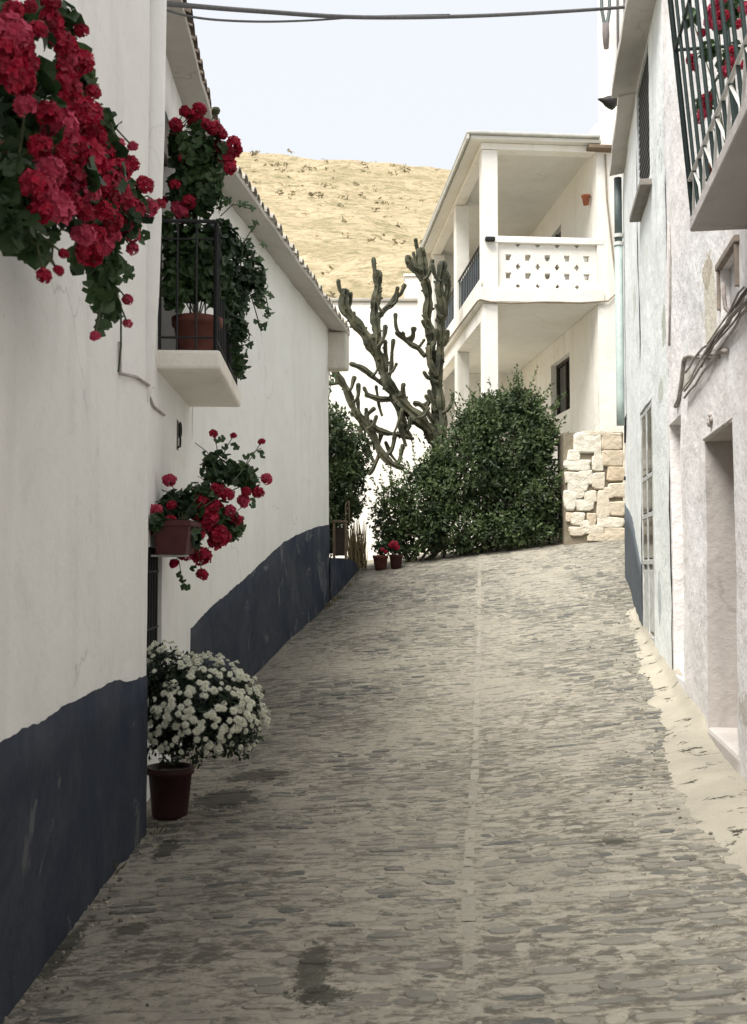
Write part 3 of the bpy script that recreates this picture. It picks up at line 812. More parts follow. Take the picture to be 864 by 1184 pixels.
# mint house
houseM = thing('mint_house', 'pale mint house at right with glazed door, grey base and tiled eave', 'house', (3.1, 12.3, 0))
s1_ = R1.s_at_y
gd = (s1_(11.02), s1_(12.22), EYE - .86, EYE + 1.78, .06)
uw = (s1_(10.95), s1_(12.15), EYE + 4.18, EYE + 5.66, .05)
mb = MB(); R1.grid(mb, 0, R1.L, -.2, EYE + 5.8, [gd, uw], .11)
R2.grid(mb, 0, R2.L, -.2, EYE + 5.8, (), .13)
for j in range(20):
    z0 = -.2 + 7.6 * j / 20; z1 = -.2 + 7.6 * (j + 1) / 20
    a, b = R2.pt(R2.L, z0), R2.pt(R2.L, z1); mb.quad(a, b, b + Vector((2.5, -.4, 0)), a + Vector((2.5, -.4, 0)), .5)
mb.build('wall', MINTW, houseM, smooth=True)
mb = MB(); mb.bx(4.3, 8, 9.9, 14.9, -.2, EYE + 5.7); mb.build('rear_wall', MINTW, houseM)
TD = [(12.2, .0), (12.6, .08), (13.2, .34), (14.2, .66), (14.8, .79), (15.5, .93)]
mb = MB(); R2.strip(mb, .0, R2.L + .003, lambda a: -.2, lambda a: EYE + interp(TD, R2.a.y + R2.d.y * a), .007)
mb.build('painted_dado', DADO_R, houseM, smooth=True)
eave(houseM, R1, .05, R1.L, EYE + 5.70, EYE + 5.68, .29, .10, 6.1, False)
eave(houseM, R2, .02, R2.L - .55, EYE + 5.70, EYE + 5.66, .20, .10, 8.4, False)
mb = MB()   # glazed door
R1.slab(mb, gd[0], gd[1], gd[2], gd[3], -.06, -.03)
gdo = mb.build('glazed_door', WOOD_W, houseM)
mb = MB()
zm = EYE + .55
for a in (gd[0] + .01, (gd[0]+gd[1]) / 2 - .035, gd[1] - .09): R1.slab(mb, a, a + .08, gd[2] + .01, gd[3] - .01, -.026, .004)
for z in (gd[2] + .02, EYE - .0, EYE + .52, EYE + .95, EYE + 1.70): R1.slab(mb, gd[0] + .012, gd[1] - .012, z, z + .055, -.024, .0025)
R1.slab(mb, gd[0] + .10, gd[1] - .10, gd[2] + .12, EYE - .06, -.026, -.008)
mb.build('door_frame', WOOD_W, gdo, bevel=.006)
mb = MB()
for (q0, q1) in ((gd[0] + .095, (gd[0]+gd[1])/2 - .04), ((gd[0]+gd[1])/2 + .05, gd[1] - .095)):
    for (z0, z1) in ((EYE + .075, EYE + .515), (EYE + .595, EYE + .945), (EYE + 1.025, EYE + 1.695)): R1.slab(mb, q0, q1, z0, z1, -.028, -.0035)
mb.build('panes', GLASSD, gdo)
mb = MB(); R1.slab(mb, gd[0] - .03, gd[1] + .03, gd[3] + .003, gd[3] + .03, -.06, .006); mb.build('lintel', MINTW, gdo, bevel=.012)
mb = MB(); R1.slab(mb, uw[0], uw[1], uw[2], uw[3], -.08, -.045); uwo = mb.build('upper_window', GLASSD, houseM)
mb = MB()
R1.slab(mb, uw[0] + .02, uw[0] + .58, uw[2] + .01, uw[3] - .01, -.042, -.022); R1.slab(mb, uw[0] + .60, uw[1] - .01, uw[2] + .01, uw[3] - .01, -.042, -.022)
for k in range(16):
    z = uw[2] + .06 + k * .087; R1.slab(mb, uw[0] + .06, uw[1] - .05, z, z + .05, -.02, -.010)
mb.build('shutters', simple('charcoal_shutter', (.035, .04, .044, 1), .6, .4, 6, .3), uwo, bevel=.004)
mb = MB(); R1.slab(mb, s1_(10.72), s1_(11.92), EYE + 3.99, EYE + 4.06, -.03, .13); mb.build('sill', simple('grey_sill', (.27, .25, .22, 1), .85, .3, 9, .4), uwo, bevel=.008)
def pipe(name, label, pts, r, m, collars=(), cm=None):
    t = thing(name, label, 'drainpipe', pts[-1]); q = MB(); q.tube(pts, r, 12); q.build('pipe', m, t, smooth=True)
    for z in collars:
        c = MB(); c.tube([(pts[0][0], pts[0][1], z - .025), (pts[0][0], pts[0][1], z + .025)], r + .014, 12); c.build('collar', cm, t)
    return t
pb = P(727.5, 400, 14.9); pb.x = R2.flat(R2.s_at_y(14.9), 0, .085).x
t = thing('drainpipe', 'mint green drainpipe, dark at its top, at the far end of the mint house', 'drainpipe', (pb.x, pb.y, P(728, 462, 14.55).z))
zm = P(728, 280, 14.9).z; zlo = P(728, 464, 14.9).z
mb = MB(); mb.tube([(pb.x, pb.y, zlo - .35), (pb.x, pb.y, zlo), (pb.x, pb.y, zm)], .058, 14); mb.build('lower_pipe', PIPE_M, t, smooth=True)
mb = MB(); mb.tube([(pb.x, pb.y, zm), (pb.x, pb.y, EYE + 5.64)], .055, 14); mb.build('upper_pipe', PIPE_G, t, smooth=True)
for z in (zm - .03, zm + .09):
    mb = MB(); mb.tube([(pb.x, pb.y, z - .025), (pb.x, pb.y, z + .025)], .072, 14); mb.build('collar', IRON_W, t)
mb = MB()
pd = P(722.5, 240, 15.3)
mb.tube([(pd.x, pd.y, P(722, 176, 15.3).z + .3), (pd.x, pd.y, P(722, 278, 15.3).z)], .038, 10)
tag(mb.build('black_pipe', PIPE_B, at=pd), 'short black pipe dropping from the eave next to the mint drainpipe', 'pipe')
mb = MB()
pd = P(725.5, 520, 15.1)
mb.tube([P(731, 482, 15.05), P(726, 481, 15.1), P(725, 486, 15.1), P(725, 512, 15.1)], .042, 10)
mb.tube([P(725, 510, 15.1), P(725.5, 553, 15.1)], .018, 10)
mb.tube([P(722, 553, 15.1), P(728, 553, 15.1)], .03, 10)
tag(mb.build('black_bracket', PIPE_B, smooth=False, at=pd), 'black iron bracket on the wall end above the grey painted base', 'bracket')
# swan neck insulators on the white corner
mb = MB()
for k, (px, py) in enumerate(((717, 234), (716, 244), (717, 254))):
    c = P(px, py, 18.2)
    mb.lathe(c, [(.0, -.07), (.05, -.06), (.055, -.02), (.03, 0), (.055, .02), (.045, .06), (0, .07)], 12)
    mb.tube([c + Vector((.12, .3, 0)), c + Vector((.06, .05, -.02)), c], .015, 6)
tag(mb.build('insulators', simple('porcelain', (.42, .38, .33, 1), .4, .4, 8, .1), at=P(717, 244, 18.3)), 'cluster of cable insulators on the white house corner by the drainpipe', 'insulators')

# cable bundle on the pinkish wall
tb = thing('cable_bundle', 'thick bundle of whitewashed cables sagging across the pinkish wall above the doorway', 'cables', R0.hit(830, 405)[0] * R0.d + R0.a + Vector((0, 0, EYE + 1.3)))
R = random.Random(5)
for k in range(7):
    path = []
    for i in range(15):
        t = i / 14
        px = 872 - 76 * t; py = 340 + 108 * t + 9 * sin(t * 5 + k) * .4
        a, z = R0.hit(px, py)
        sp = .026 + .04 * sst(.35, .9, t)
        path.append(R0.pt(a, z + (k - 3) * sp * .55 + .02 * nz(t * 6, k * 3.1, 1), .03 + .018 * (k % 3) + .012 * nz(t * 9, k, 4)))
    if k in (1, 4): path = path[:11]
    if k == 5: path = path[:9]
    mb = MB(); mb.tube(path, .007 if k % 3 else .010, 8); mb.build('cable', [CABLE_W, CABLE_T, CABLE_W][k % 3], tb, smooth=True)
def wall_tube(pts, w, r, m, name, label, cat='cable', off=.015):
    path = []
    for (px, py) in pts:
        a, z = w.hit(px, py); path.append(w.pt(a, z, off))
    q = MB(); q.tube(path, r, 8); return tag(q.build(name, m, smooth=True, at=path[0]), label, cat)
wall_tube([(842, 406), (838, 405), (832, 407), (832, 412), (815, 413), (800, 411), (793, 413), (791, 418), (790, 440), (787, 462), (784, 470)], R0, .018, CABLE_W, 'wall_conduit', 'thin whitewashed conduit running left of the cable bundle down to the blind recess')
wall_tube([(838, 328), (838.5, 345), (840, 356), (845, 362)], R0, .014, CABLE_T, 'meter_cable', 'short dark cable hanging out of the small wall niche')
wall_tube([(775, 258), (777, 300), (777, 350), (776, 400)], R0, .010, CABLE_W, 'corner_cable', 'thin vertical cable along the join of pinkish and mint walls')
tk = thing('plaster_lump', 'small crumbled plaster lump above the deep doorway lintel', 'plaster lump', R0.flat(s_(7.45), EYE + 1.02, .02))
mb = MB()
for (da, dzz, rr) in ((0, 0, .034), (.04, .03, .026), (-.04, .02, .024), (.01, .06, .022)):
    c = R0.pt(s_(7.45) + da, EYE + 1.02 + dzz, .004); mb.lathe(c, [(0, -rr), (rr*.7, -rr*.7), (rr, 0), (rr*.7, rr*.7), (0, rr)], 10)
mb.build('relief', CABLE_W, tk, smooth=True)

# ------------------------------------------------------------------ verandah house
AN = radians(4.6); VO = Vector((1.97, 18.5, 0))
VX = Vector((cos(AN), sin(AN), 0)); VY = Vector((-sin(AN), cos(AN), 0))
def V(x, y, z): return VO + VX * x + VY * y + Vector((0, 0, z))
def vz(py): return EYE + (653 - py) / 64.9
def vbox(mb, x0, x1, y0, y1, z0, z1, var=None): mb.box(V(x0, y0, z0), VX * (x1-x0), VY * (y1-y0), (0, 0, z1-z0), var)
hv = thing('verandah_house', 'bright white two storey house with open verandahs and pierced balcony parapet', 'house', VO + Vector((0, 0, 2)))
XB = 2.12
Z1b, Z1t = vz(347), vz(329); ZR = vz(156)
G0 = 3.75
# main block with side wall openings
WS = Wall(V(XB, 0, 0)[:2], V(XB, 9, 0)[:2], True, 0.008, 11.0)
WF = Wall(V(XB, 0, 0)[:2], V(7, 0, 0)[:2], False, 0.008, 12.0)
mb = MB()
lw = (1.95, 3.45, vz(653) + 3.12, vz(653) + 4.26, .16); ud = (2.5, 3.9, Z1t + .02, Z1t + 2.05, .12)
WS.grid(mb, 0, 9, 1.2, vz(128), [lw, ud], .2)
WF.grid(mb, 0, 4.8, 1.2, vz(128), (), .2)
vbox(mb, XB + .3, 7, .3, 9, 1.2, vz(128) - .01)
for j in range(1):
    mb.quad(V(XB, 0, vz(128)), V(7, 0, vz(128)), V(7, 9, vz(128)), V(XB, 9, vz(128)), .5)
mb.build('wall', BRIGHT, hv, smooth=True)
mb = MB(); vbox(mb, -.3, XB - .01, 6.85, 7.1, 1.5, ZR); mb.build('rear_wall', BRIGHT, hv)
mb = MB(); WS.slab(mb, lw[0], lw[1], lw[2], lw[3], -.2, -.155); wo = mb.build('window', GLASSD, hv)
mb = MB()
for a in (lw[0] + .005, (lw[0]+lw[1])/2 - .03, lw[1] - .065): WS.slab(mb, a, a + .06, lw[2] + .005, lw[3] - .005, -.153, -.12)
for z in (lw[2] + .004, lw[3] - .064): WS.slab(mb, lw[0] + .006, lw[1] - .006, z, z + .06, -.151, -.115)
mb.build('frame', WOOD_D, wo)
mb = MB(); WS.slab(mb, ud[0], ud[1], ud[2], ud[3], -.16, -.118); dd = mb.build('verandah_door', GREYB, hv)
mb = MB()
for a in (ud[0] + .01, (ud[0]+ud[1])/2 - .03, ud[1] - .07): WS.slab(mb, a, a + .06, ud[2] + .01, ud[3] - .01, -.115, -.07)
mb.build('frame', WOOD_D, dd)
# floors, roof
mb = MB(); vbox(mb, -.03, XB - .004, -.03, 6.84, Z1b, Z1t); mb.build('upper_floor', CEIL, hv, bevel=.015)
mb = MB()
vbox(mb, -.05, XB + .1, -.05, -.032, Z1b + .02, Z1t - .0)     # plaster fascia front
vbox(mb, -.05, -.032, -.045, 6.84, Z1b + .02, Z1t + .16)
mb.build('fascia', BRIGHT, hv, bevel=.006)
mb = MB(); vbox(mb, 0.02, .26, .30, 6.84, Z1b - .27, Z1b - .004); mb.build('lower_beam', BRIGHT, hv, bevel=.01)
mb = MB()
vbox(mb, -.24, XB + .05, -.16, 7.1, ZR + .0, ZR + .07)
rf = mb.build('roof', CEIL, hv, bevel=.012)
mb = MB(); vbox(mb, -.31, XB + .02, -.22, 7.15, ZR + .073, ZR + .135); vbox(mb, -.31, -.26, -.22, 7.15, ZR - .03, ZR + .07)
mb.build('roof_edge', simple('grey_roof_edge', (.50, .50, .46, 1), .8, .3, 5, .2), rf, bevel=.02)
mb = MB(); vbox(mb, -.02, XB - .002, -.02, .24, ZR - .12, ZR - .003); vbox(mb, -.02, .20, .243, 6.84, ZR - .10, ZR - .003); mb.build('upper_beam', BRIGHT, hv, bevel=.01)
for y in (0, 3.0, 6.5):
    mb = MB(); vbox(mb, 0, .29, y, y + .29, Z1t + .002, ZR - (.124 if y == 0 else .104)); mb.build('pillar', BRIGHT, hv, bevel=.015)
    mb = MB(); vbox(mb, 0.01, .28, y, y + .29, 2.2, Z1b - (.004 if y == 0 else .275)); mb.build('pillar', BRIGHT, hv, bevel=.015)
# terrace
mb = MB(); vbox(mb, -.02, XB - .01, .9, 6.84, 1.2, G0); mb.build('terrace', BRIGHT, hv)
# parapet with pierced blocks (front)
def pierced(x0, x1, z0, z1, y0, th, mats, parent):
    W_, H_ = x1 - x0, z1 - z0
    nx, nzv = 106, 52
    cw, ch = W_ / nx, H_ / nzv
    cell = W_ / 5.0
    def hole(x, z):
        # main squarish openings, rows at 1/3 heights, small diamonds between
        fx = (x / cell) % 1.0 - .5
        fx2 = ((x / cell) + .5) % 1.0 - .5
        for zc in (.30, .70):
            dz = z / H_ - zc
            if abs(dz) < .068 and abs(fx) < .155 - .05 * (.075 - dz) / .15: return True
        for zc, kk in ((.5, 1.0), (.985, .7), (.07, .7)):
            dz = z / H_ - zc
            if abs(fx2) / .13 + abs(dz) / (.085 * kk) < 1.0 and cell * .3 < x < W_ - cell * .3: return True
        return False
    q = MB(); keep = [[not hole((i + .5) * cw, (j + .5) * ch) for j in range(nzv)] for i in range(nx)]
    ids = {}
    def vid(i, j, k):
        key = (i, j, k)
        if key not in ids:
            ids[key] = len(q.v); q.v.append(tuple(V(x0 + i * cw, y0 + k * th, z0 + j * ch)))
        return ids[key]
    def face(*a): q.f.append(a); q.var.append(.5); q.mi.append(0)
    for i in range(nx):
        for j in range(nzv):
            if not keep[i][j]: continue
            face(vid(i, j, 0), vid(i+1, j, 0), vid(i+1, j+1, 0), vid(i, j+1, 0))
            face(vid(i, j, 1), vid(i, j+1, 1), vid(i+1, j+1, 1), vid(i+1, j, 1))
            if i == 0 or not keep[i-1][j]: face(vid(i, j, 0), vid(i, j+1, 0), vid(i, j+1, 1), vid(i, j, 1))
            if i == nx-1 or not keep[i+1][j]: face(vid(i+1, j, 0), vid(i+1, j, 1), vid(i+1, j+1, 1), vid(i+1, j+1, 0))
            if j == 0 or not keep[i][j-1]: face(vid(i, j, 0), vid(i, j, 1), vid(i+1, j, 1), vid(i+1, j, 0))
            if j == nzv-1 or not keep[i][j+1]: face(vid(i, j+1, 0), vid(i+1, j+1, 0), vid(i+1, j+1, 1), vid(i, j+1, 1))
    return q.build('pierced_parapet', mats, parent)
zp0, zp1 = Z1t + .003, vz(275)
pp = pierced(.30, XB - .005, zp0, zp1, .06, .13, BRIGHT, hv)
mb = MB(); vbox(mb, .05, XB + .12, -.01, .22, zp1 + .002, vz(267)); mb.build('parapet_coping', BRIGHT, hv, bevel=.012)
# left railings
for (y0, y1) in ((.30, 2.99), (3.31, 6.49)):
    q = MB(); zr = vz(268)
    q.tube([V(.06, y0, zr), V(.06, y1, zr)], .022, 8); q.tube([V(.06, y0, Z1t + .22), V(.06, y1, Z1t + .22)], .015, 8)
    for k in range(14):
        y = y0 + .05 + k * (y1 - y0 - .1) / 13; q.tube([V(.06, y, Z1t + .02), V(.06, y, zr)], .009, 6)
    ro = q.build('side_railing', IRON, hv)
    q = MB(); vbox(q, .085, .092, y0 + .02, y1 - .02, Z1t + .20, zr - .05); q.build('rail_cloth', MESHB, ro)
    q = MB(); vbox(q, -.0, .14, y0 - .008, y1 + .008, Z1t + .003, Z1t + .16); q.build('rail_kerb', BRIGHT, ro, bevel=.01)
# lantern, ledge
mb = MB(); vbox(mb, .04, .22, -.10, -.005, vz(275), vz(269.5)); mb.build('lantern', IRON, hv, bevel=.02)
mb = MB(); vbox(mb, 1.93, 2.42, -.20, .06, vz(163), vz(158.5)); mb.build('ledge', WOOD, hv, bevel=.01)
mb = MB(); vbox(mb, 2.0, 2.16, -.12, -.0, vz(154), vz(150)); mb.build('bracket', IRON, hv, bevel=.01)
# wires along the fascia and up the corner
mb = MB()
path = [V(-.07, 6.0, Z1b + .13), V(-.07, 3, Z1b + .10), V(-.07, .1, Z1b + .06), V(-.06, -.07, Z1b + .04), V(.15, -.07, Z1b - .0), V(.5, -.07, Z1b - .015), V(1.1, -.07, Z1b + .02), V(1.8, -.07, Z1b + .02), V(2.3, -.04, Z1b + .07), V(2.46, -.03, Z1b + .22), V(2.44, -.03, Z1b + .6), V(2.36, -.03, vz(260)), V(2.30, -.03, vz(220)), V(2.28, -.03, vz(166))]
mb.tube(path, .016, 8); mb.build('facade_cable', simple('beige_cable', (.30, .25, .19, 1), .8, .4, 10, .3), hv)
# hanging pot on the side wall
p = V(XB - .10, .35, vz(213))
hp = thing('wall_pot', 'tiny terracotta pot hung on the upper verandah side wall', 'pot', p)
mb = MB(); mb.lathe(p, [(0, -.09), (.05, -.09), (.075, .06), (.085, .06), (.085, .09), (.065, .09), (.06, .05), (0, .05)], 16); mb.build('pot', simple('bright_terracotta', (.36, .12, .06, 1), .8, .3, 8, .2), hp, smooth=True)
mb = MB(); mb.tube([p + VX * .02 + Vector((0, 0, .05)), p + VX * .10 + Vector((0, 0, .06))], .008, 6); mb.build('hook', IRON, hp)

# rubble stone wall
sw = thing('stone_wall', 'rubble stone wall of pale and tan blocks below the verandah house', 'stone wall', P(688, 620, 17.9))
YS = 17.85
def sp(px, py, off=0.0):
    p = P(px, py, YS); p.y += off; return p
mb = MB()
a = sp(653, 640); b = sp(740, 500)
mb.bx(a.x, b.x, YS, YS + .6, a.z - .6, P(700, 499, YS).z - .02)
mb.build('mortar', plaster('wall_mortar', (.25, .215, .16, 1), (.15, .13, .10, 1), .7, .3, .9), sw)
stones = [  # centre px, half sizes, tan amount, roundness
 (679, 512, 15, 11, .0, .2), (663, 527, 7, 6, .1, .6), (668, 538, 14, 6, .1, .4), (662, 552, 9, 6, .1, .5), (667, 562, 11, 7, .05, .6), (677, 552, 8, 8, .2, .5),
 (659, 578, 7, 11, .0, .7), (669, 571, 6, 5, .3, .7), (676, 584, 10, 6, .05, .5), (683, 574, 7, 6, .3, .6), (668, 600, 8, 7, .1, .5), (659, 598, 5, 5, .5, .7),
 (676, 606, 5, 4, .0, .7), (684, 600, 5, 7, .6, .6), (697, 584, 7, 16, .45, .6), (692, 556, 7, 9, .4, .5), (691, 536, 6, 9, .1, .3), (691, 516, 4, 16, .15, .3),
 (707, 511, 11, 9, .55, .2), (708, 530, 12, 9, .6, .2), (712, 548, 10, 8, .8, .3), (714, 567, 11, 8, .5, .4), (713, 588, 10, 8, .55, .4), (703, 570, 6, 6, .4, .6),
 (705, 604, 15, 6, .25, .5), (686, 612, 11, 5, .35, .6), (667, 614, 9, 5, .4, .6), (711, 618, 12, 8, .5, .4), (690, 621, 10, 5, .45, .5), (728, 540, 8, 40, .3, .3), (697, 501, 22, 2.5, .5, .3)]
R = random.Random(9)
st = MB()
for (cx_, cy_, hx, hy, tan, rnd) in stones:
    n = 14; e = .22 + .38 * rnd; ring = [[], [], []]
    ph = R.random() * 9
    for k in range(n):
        an = 2 * pi * k / n; ca, sa = cos(an), sin(an)
        j = 1 + .14 * rnd * sin(3 * an + ph) + R.uniform(-.05, .05)
        dx, dy = math.copysign(abs(ca) ** e, ca) * hx * j * 1.11, math.copysign(abs(sa) ** e, sa) * hy * j * 1.11
        ring[0].append(sp(cx_ + dx, cy_ - dy, .03)); ring[1].append(sp(cx_ + dx * .97, cy_ - dy * .96, -.028)); ring[2].append(sp(cx_ + dx * .86, cy_ - dy * .84, -.044 + R.uniform(-.004, .004)))
    c = sp(cx_, cy_, -.047)
    fs = []
    for r_ in (0, 1):
        fs += [(r_*n+k, r_*n+(k+1) % n, (r_+1)*n+(k+1) % n, (r_+1)*n+k) for k in range(n)]
    fs += [(2*n+k, 2*n+(k+1) % n, 3*n) for k in range(n)]
    st.add(ring[0] + ring[1] + ring[2] + [c], fs, min(1, max(0, tan + R.uniform(-.1, .1))))
st.build('stones', RUBBLE, sw)

# tall building behind + folded awning
tb_ = thing('tall_house', 'tall pale house rising behind the mint house eave', 'house', (6.5, 25, 2))
x0 = (698 - 432) / 1200 * 25
mb = MB(); mb.add([(x0, 25, 1.2), (x0 + 6, 25, 1.2), (x0 + 6, 30, 1.2), (x0 + 1.35, 30, 1.2), (x0, 25, 17.5), (x0 + 6, 25, 17.5), (x0 + 6, 30, 17.5), (x0 + 1.35, 30, 17.5)], [(0,3,2,1),(4,5,6,7),(0,1,5,4),(1,2,6,5),(2,3,7,6),(3,0,4,7)], .5); mb.build('wall', REAR, tb_, bevel=.04)
mb = MB()
for px in (715, 723):
    p = P(px, 80, 24.96); mb.tube([(p.x, p.y, 17.4), (p.x, p.y, 9)], .03, 6)
mb.build('drain_cable', CABLE, tb_)
p = P(700, 0, 24.6)
aw = thing('folded_awning', 'folded dark awning hanging at the corner of the tall pale house', 'awning', p)
zt, zbm = P(700, -12, 24.6).z, P(700, 56, 24.6).z
mb = MB(); cxx = P(700.5, 40, 24.6).x
mb.tube([(cxx - .09, 24.6, zt), (cxx - .09, 24.6, zt - .5), (cxx - .02, 24.6, zbm + .55)], .045, 8); mb.tube([(cxx + .10, 24.6, zt), (cxx + .10, 24.6, zt - .5), (cxx + .03, 24.6, zbm + .55)], .045, 8)
mb.build('arms', PIPE_G, aw)
mb = MB(); mb.tube([(cxx, 24.6, zbm + .62), (cxx + .005, 24.6, zbm + .3), (cxx + .01, 24.6, zbm)], [.08, .085, .06], 10)
mb.build('rolled_cloth', simple('taupe_cloth', (.16, .14, .14, 1), .9, .3, 9, .3), aw, smooth=True)

# lamp at the eave
c = P(702, 117, 13.3)
lp = thing('eave_lamp', 'dark conical lamp on a thin bracket at the tip of the eave', 'lamp', c)
mb = MB()
ax = Vector((1, .25, -.12)).normalized(); path = [c + ax * q for q in (-.125, -.10, -.06, .0, .06, .10, .115)]
mb.tube(path, [.012, .022, .034, .070, .088, .092, .075], 18); mb.build('lamp_shade', PIPE_B, lp, smooth=True)
mb = MB(); mb.tube([c + ax * .11, c + ax * .15 + Vector((0, 0, -.03)), c + ax * .2 + Vector((0, .0, -.035)), c + ax * .32 + Vector((0, -.02, .0))], .010, 8); mb.build('bracket', CABLE_T, lp)

# rear white house
rh = thing('flat_roofed_house', 'plain white flat roofed house behind the cactus', 'house', (-.5, 27.5, 1.6))
YB = 27.0; zr = P(450, 349, YB).z
mb = MB(); mb.bx(-4.5, 3.0, YB, YB + 6, .8, zr); mb.build('wall', REAR, rh, bevel=.03)
mb = MB(); mb.bx(-4.56, 3.06, YB - .06, YB + 6.06, zr + .002, zr + .09); mb.build('cornice', simple('grey_cornice', (.42, .40, .36, 1), .9, .3, 4, .3), rh, bevel=.02)
mb = MB()
xa, xb_ = (469 - 432) / 1200 * YB, (491 - 432) / 1200 * YB
mb.bx(xa, xb_, YB + .05, YB + .55, zr + .092, P(480, 319, YB).z); ch = mb.build('chimney', REAR, rh, bevel=.03)
mb = MB(); mb.bx(xa - .04, xb_ + .04, YB + .01, YB + .59, P(480, 319, YB).z + .002, P(480, 317, YB).z + .02); mb.build('chimney_cap', REAR, ch, bevel=.01)

# overhead cables
def span(name, label, pts, r):
    n = len(pts); ctrl = [(px, P(px, py, Y)) for px, py, Y in pts]; path = []
    for i in range(n - 1):
        p0 = ctrl[max(i-1, 0)][1]; p1 = ctrl[i][1]; p2 = ctrl[i+1][1]; p3 = ctrl[min(i+2, n-1)][1]
        for k in range(6):
            t = k / 6
            path.append(0.5 * ((2*p1) + (p2 - p0) * t + (2*p0 - 5*p1 + 4*p2 - p3) * t*t + (3*p1 - p0 - 3*p2 + p3) * t**3))
    path.append(ctrl[-1][1])
    mb = MB(); mb.tube(path, r, 8); return tag(mb.build(name, CABLE, smooth=True, at=path[0]), label, 'cable', 'overhead cables across the street')
span('overhead_cable', 'thicker overhead cable slung across the top of the street', [(168, 2, 6.25), (200, 5, 6.5), (300, 13, 7.3), (420, 20, 8.2), (560, 18, 9.2), (700, 10, 10.3), (775, 3, 10.7)], .017)
span('overhead_cable', 'thinner drooping overhead cable below the thicker one near the left eave', [(172, 2, 6.25), (200, 14, 6.5), (240, 22, 6.8), (300, 25, 7.3), (360, 23.5, 7.8), (430, 19, 8.3), (520, 17, 8.9)], .008)
mb = MB()
c = P(161, 8, 6.2)
mb.tube([c + Vector((-.05, 0, .1)), c + Vector((.02, .0, .02)), c + Vector((.05, .02, -.02)), c + Vector((.0, .02, -.10))], .012, 8)
mb.lathe(c + Vector((.02, .02, -.06)), [(0, -.05), (.03, -.045), (.035, 0), (.02, .02), (.03, .05), (0, .06)], 12)
tag(mb.build('cable_anchor', CABLE_T, at=c), 'rusty cable anchor high on the left house corner', 'anchor')

# ------------------------------------------------------------------ vegetation
def rdir(R):
    while True:
        v = Vector((R.uniform(-1, 1), R.uniform(-1, 1), R.uniform(-1, 1)))
        if .05 < v.length < 1: return v.normalized()
def leaf_round(mb, p, nrm, r, R, var):
    a = nrm.orthogonal().normalized(); a.rotate(Matrix.Rotation(R.uniform(0, 6.28), 3, nrm)); b = nrm.cross(a)
    vs = [p - nrm * r * .15]; n = 9
    for k in range(n):
        an = -2.5 + 5.0 * k / (n - 1)
        rr = r * (1 + (.13 if k % 2 else -.06))
        vs.append(p + a * cos(an) * rr + b * sin(an) * rr + nrm * r * (.10 + .10 * sin(an * 3 + var * 9)))
    mb.add(vs, [(0, k + 1, k + 2) for k in range(n - 1)], var)
def leaf_pt(mb, p, d, nrm, L, w, R, var):
    s = d.cross(nrm)
    if s.length < 1e-4: s = d.orthogonal()
    s.normalize(); m = p + d * L * .45
    mb.add([p, m + s * w + nrm * w * .35, p + d * L, m - s * w + nrm * w * .35], [(0, 1, 2), (0, 2, 3)], var)
def leaf_lobed(mb, p, nrm, r, R, var):
    a = nrm.orthogonal().normalized(); a.rotate(Matrix.Rotation(R.uniform(0, 6.28), 3, nrm)); b = nrm.cross(a)
    ang = [-2.6, -2.0, -1.3, -.7, 0, .7, 1.3, 2.0, 2.6]; rad = [.55, .8, .5, .62, 1.15, .62, .5, .8, .55]
    vs = [p] + [p + (a * cos(t) + b * sin(t)) * r * q + nrm * r * .12 * sin(t * 4) for t, q in zip(ang, rad)]
    mb.add(vs, [(0, k + 1, k + 2) for k in range(8)], var)

def head_mesh(seed, n, fl):
    R = random.Random(seed); mb = MB()
    for i in range(n):
        t = (i + .5) / n; z = 1 - 2 * t * .86; ph = i * 2.39996 + R.uniform(-.3, .3)
        rr = sqrt(max(0, 1 - z * z)); nv = Vector((rr * cos(ph), rr * sin(ph), z))
        c = nv * R.uniform(.72, .95); nv = (nv + rdir(R) * .35).normalized()
        a = nv.orthogonal().normalized(); a.rotate(Matrix.Rotation(R.uniform(0, 6.28), 3, nv)); b = nv.cross(a)
        var = R.random()
        for k in range(5):
            an = 2 * pi * k / 5; d = a * cos(an) + b * sin(an); s = nv.cross(d)
            f = fl * R.uniform(.85, 1.15)
            mb.add([c - nv * .05, c + d * f * .6 + s * f * .42 + nv * .05, c + d * f + nv * .10 * R.uniform(-1, 2), c + d * f * .6 - s * f * .42 + nv * .05], [(0, 1, 2, 3)], min(1, max(0, var + R.uniform(-.2, .2))))
    for k in range(8):   # green heart and calyx
        pass
    return mb
HEADS = {}
def get_heads(kind, mat):
    if kind not in HEADS:
        HEADS[kind] = []
        for s in range(4):
            o = head_mesh(hash(kind) % 97 + s if False else len(kind) * 11 + s, 72, .34).build('flower_head', mat)
            HEADS[kind].append(o.data); C.objects.unlink(o); bpy.data.objects.remove(o)
    return HEADS[kind]
def add_head(parent, p, r, kind, R):
    me = R.choice(get_heads(kind, RED if kind == 'red' else ROSE))
    o = bpy.data.objects.new('flower_head', me); C.objects.link(o); o.parent = parent
    o.location = Vector(p) - WLOC[parent.name]; o.scale = (r, r, r * R.uniform(.8, 1))
    o.rotation_euler = (R.uniform(-.7, .7), R.uniform(-.7, .7), R.uniform(0, 6))
    return o
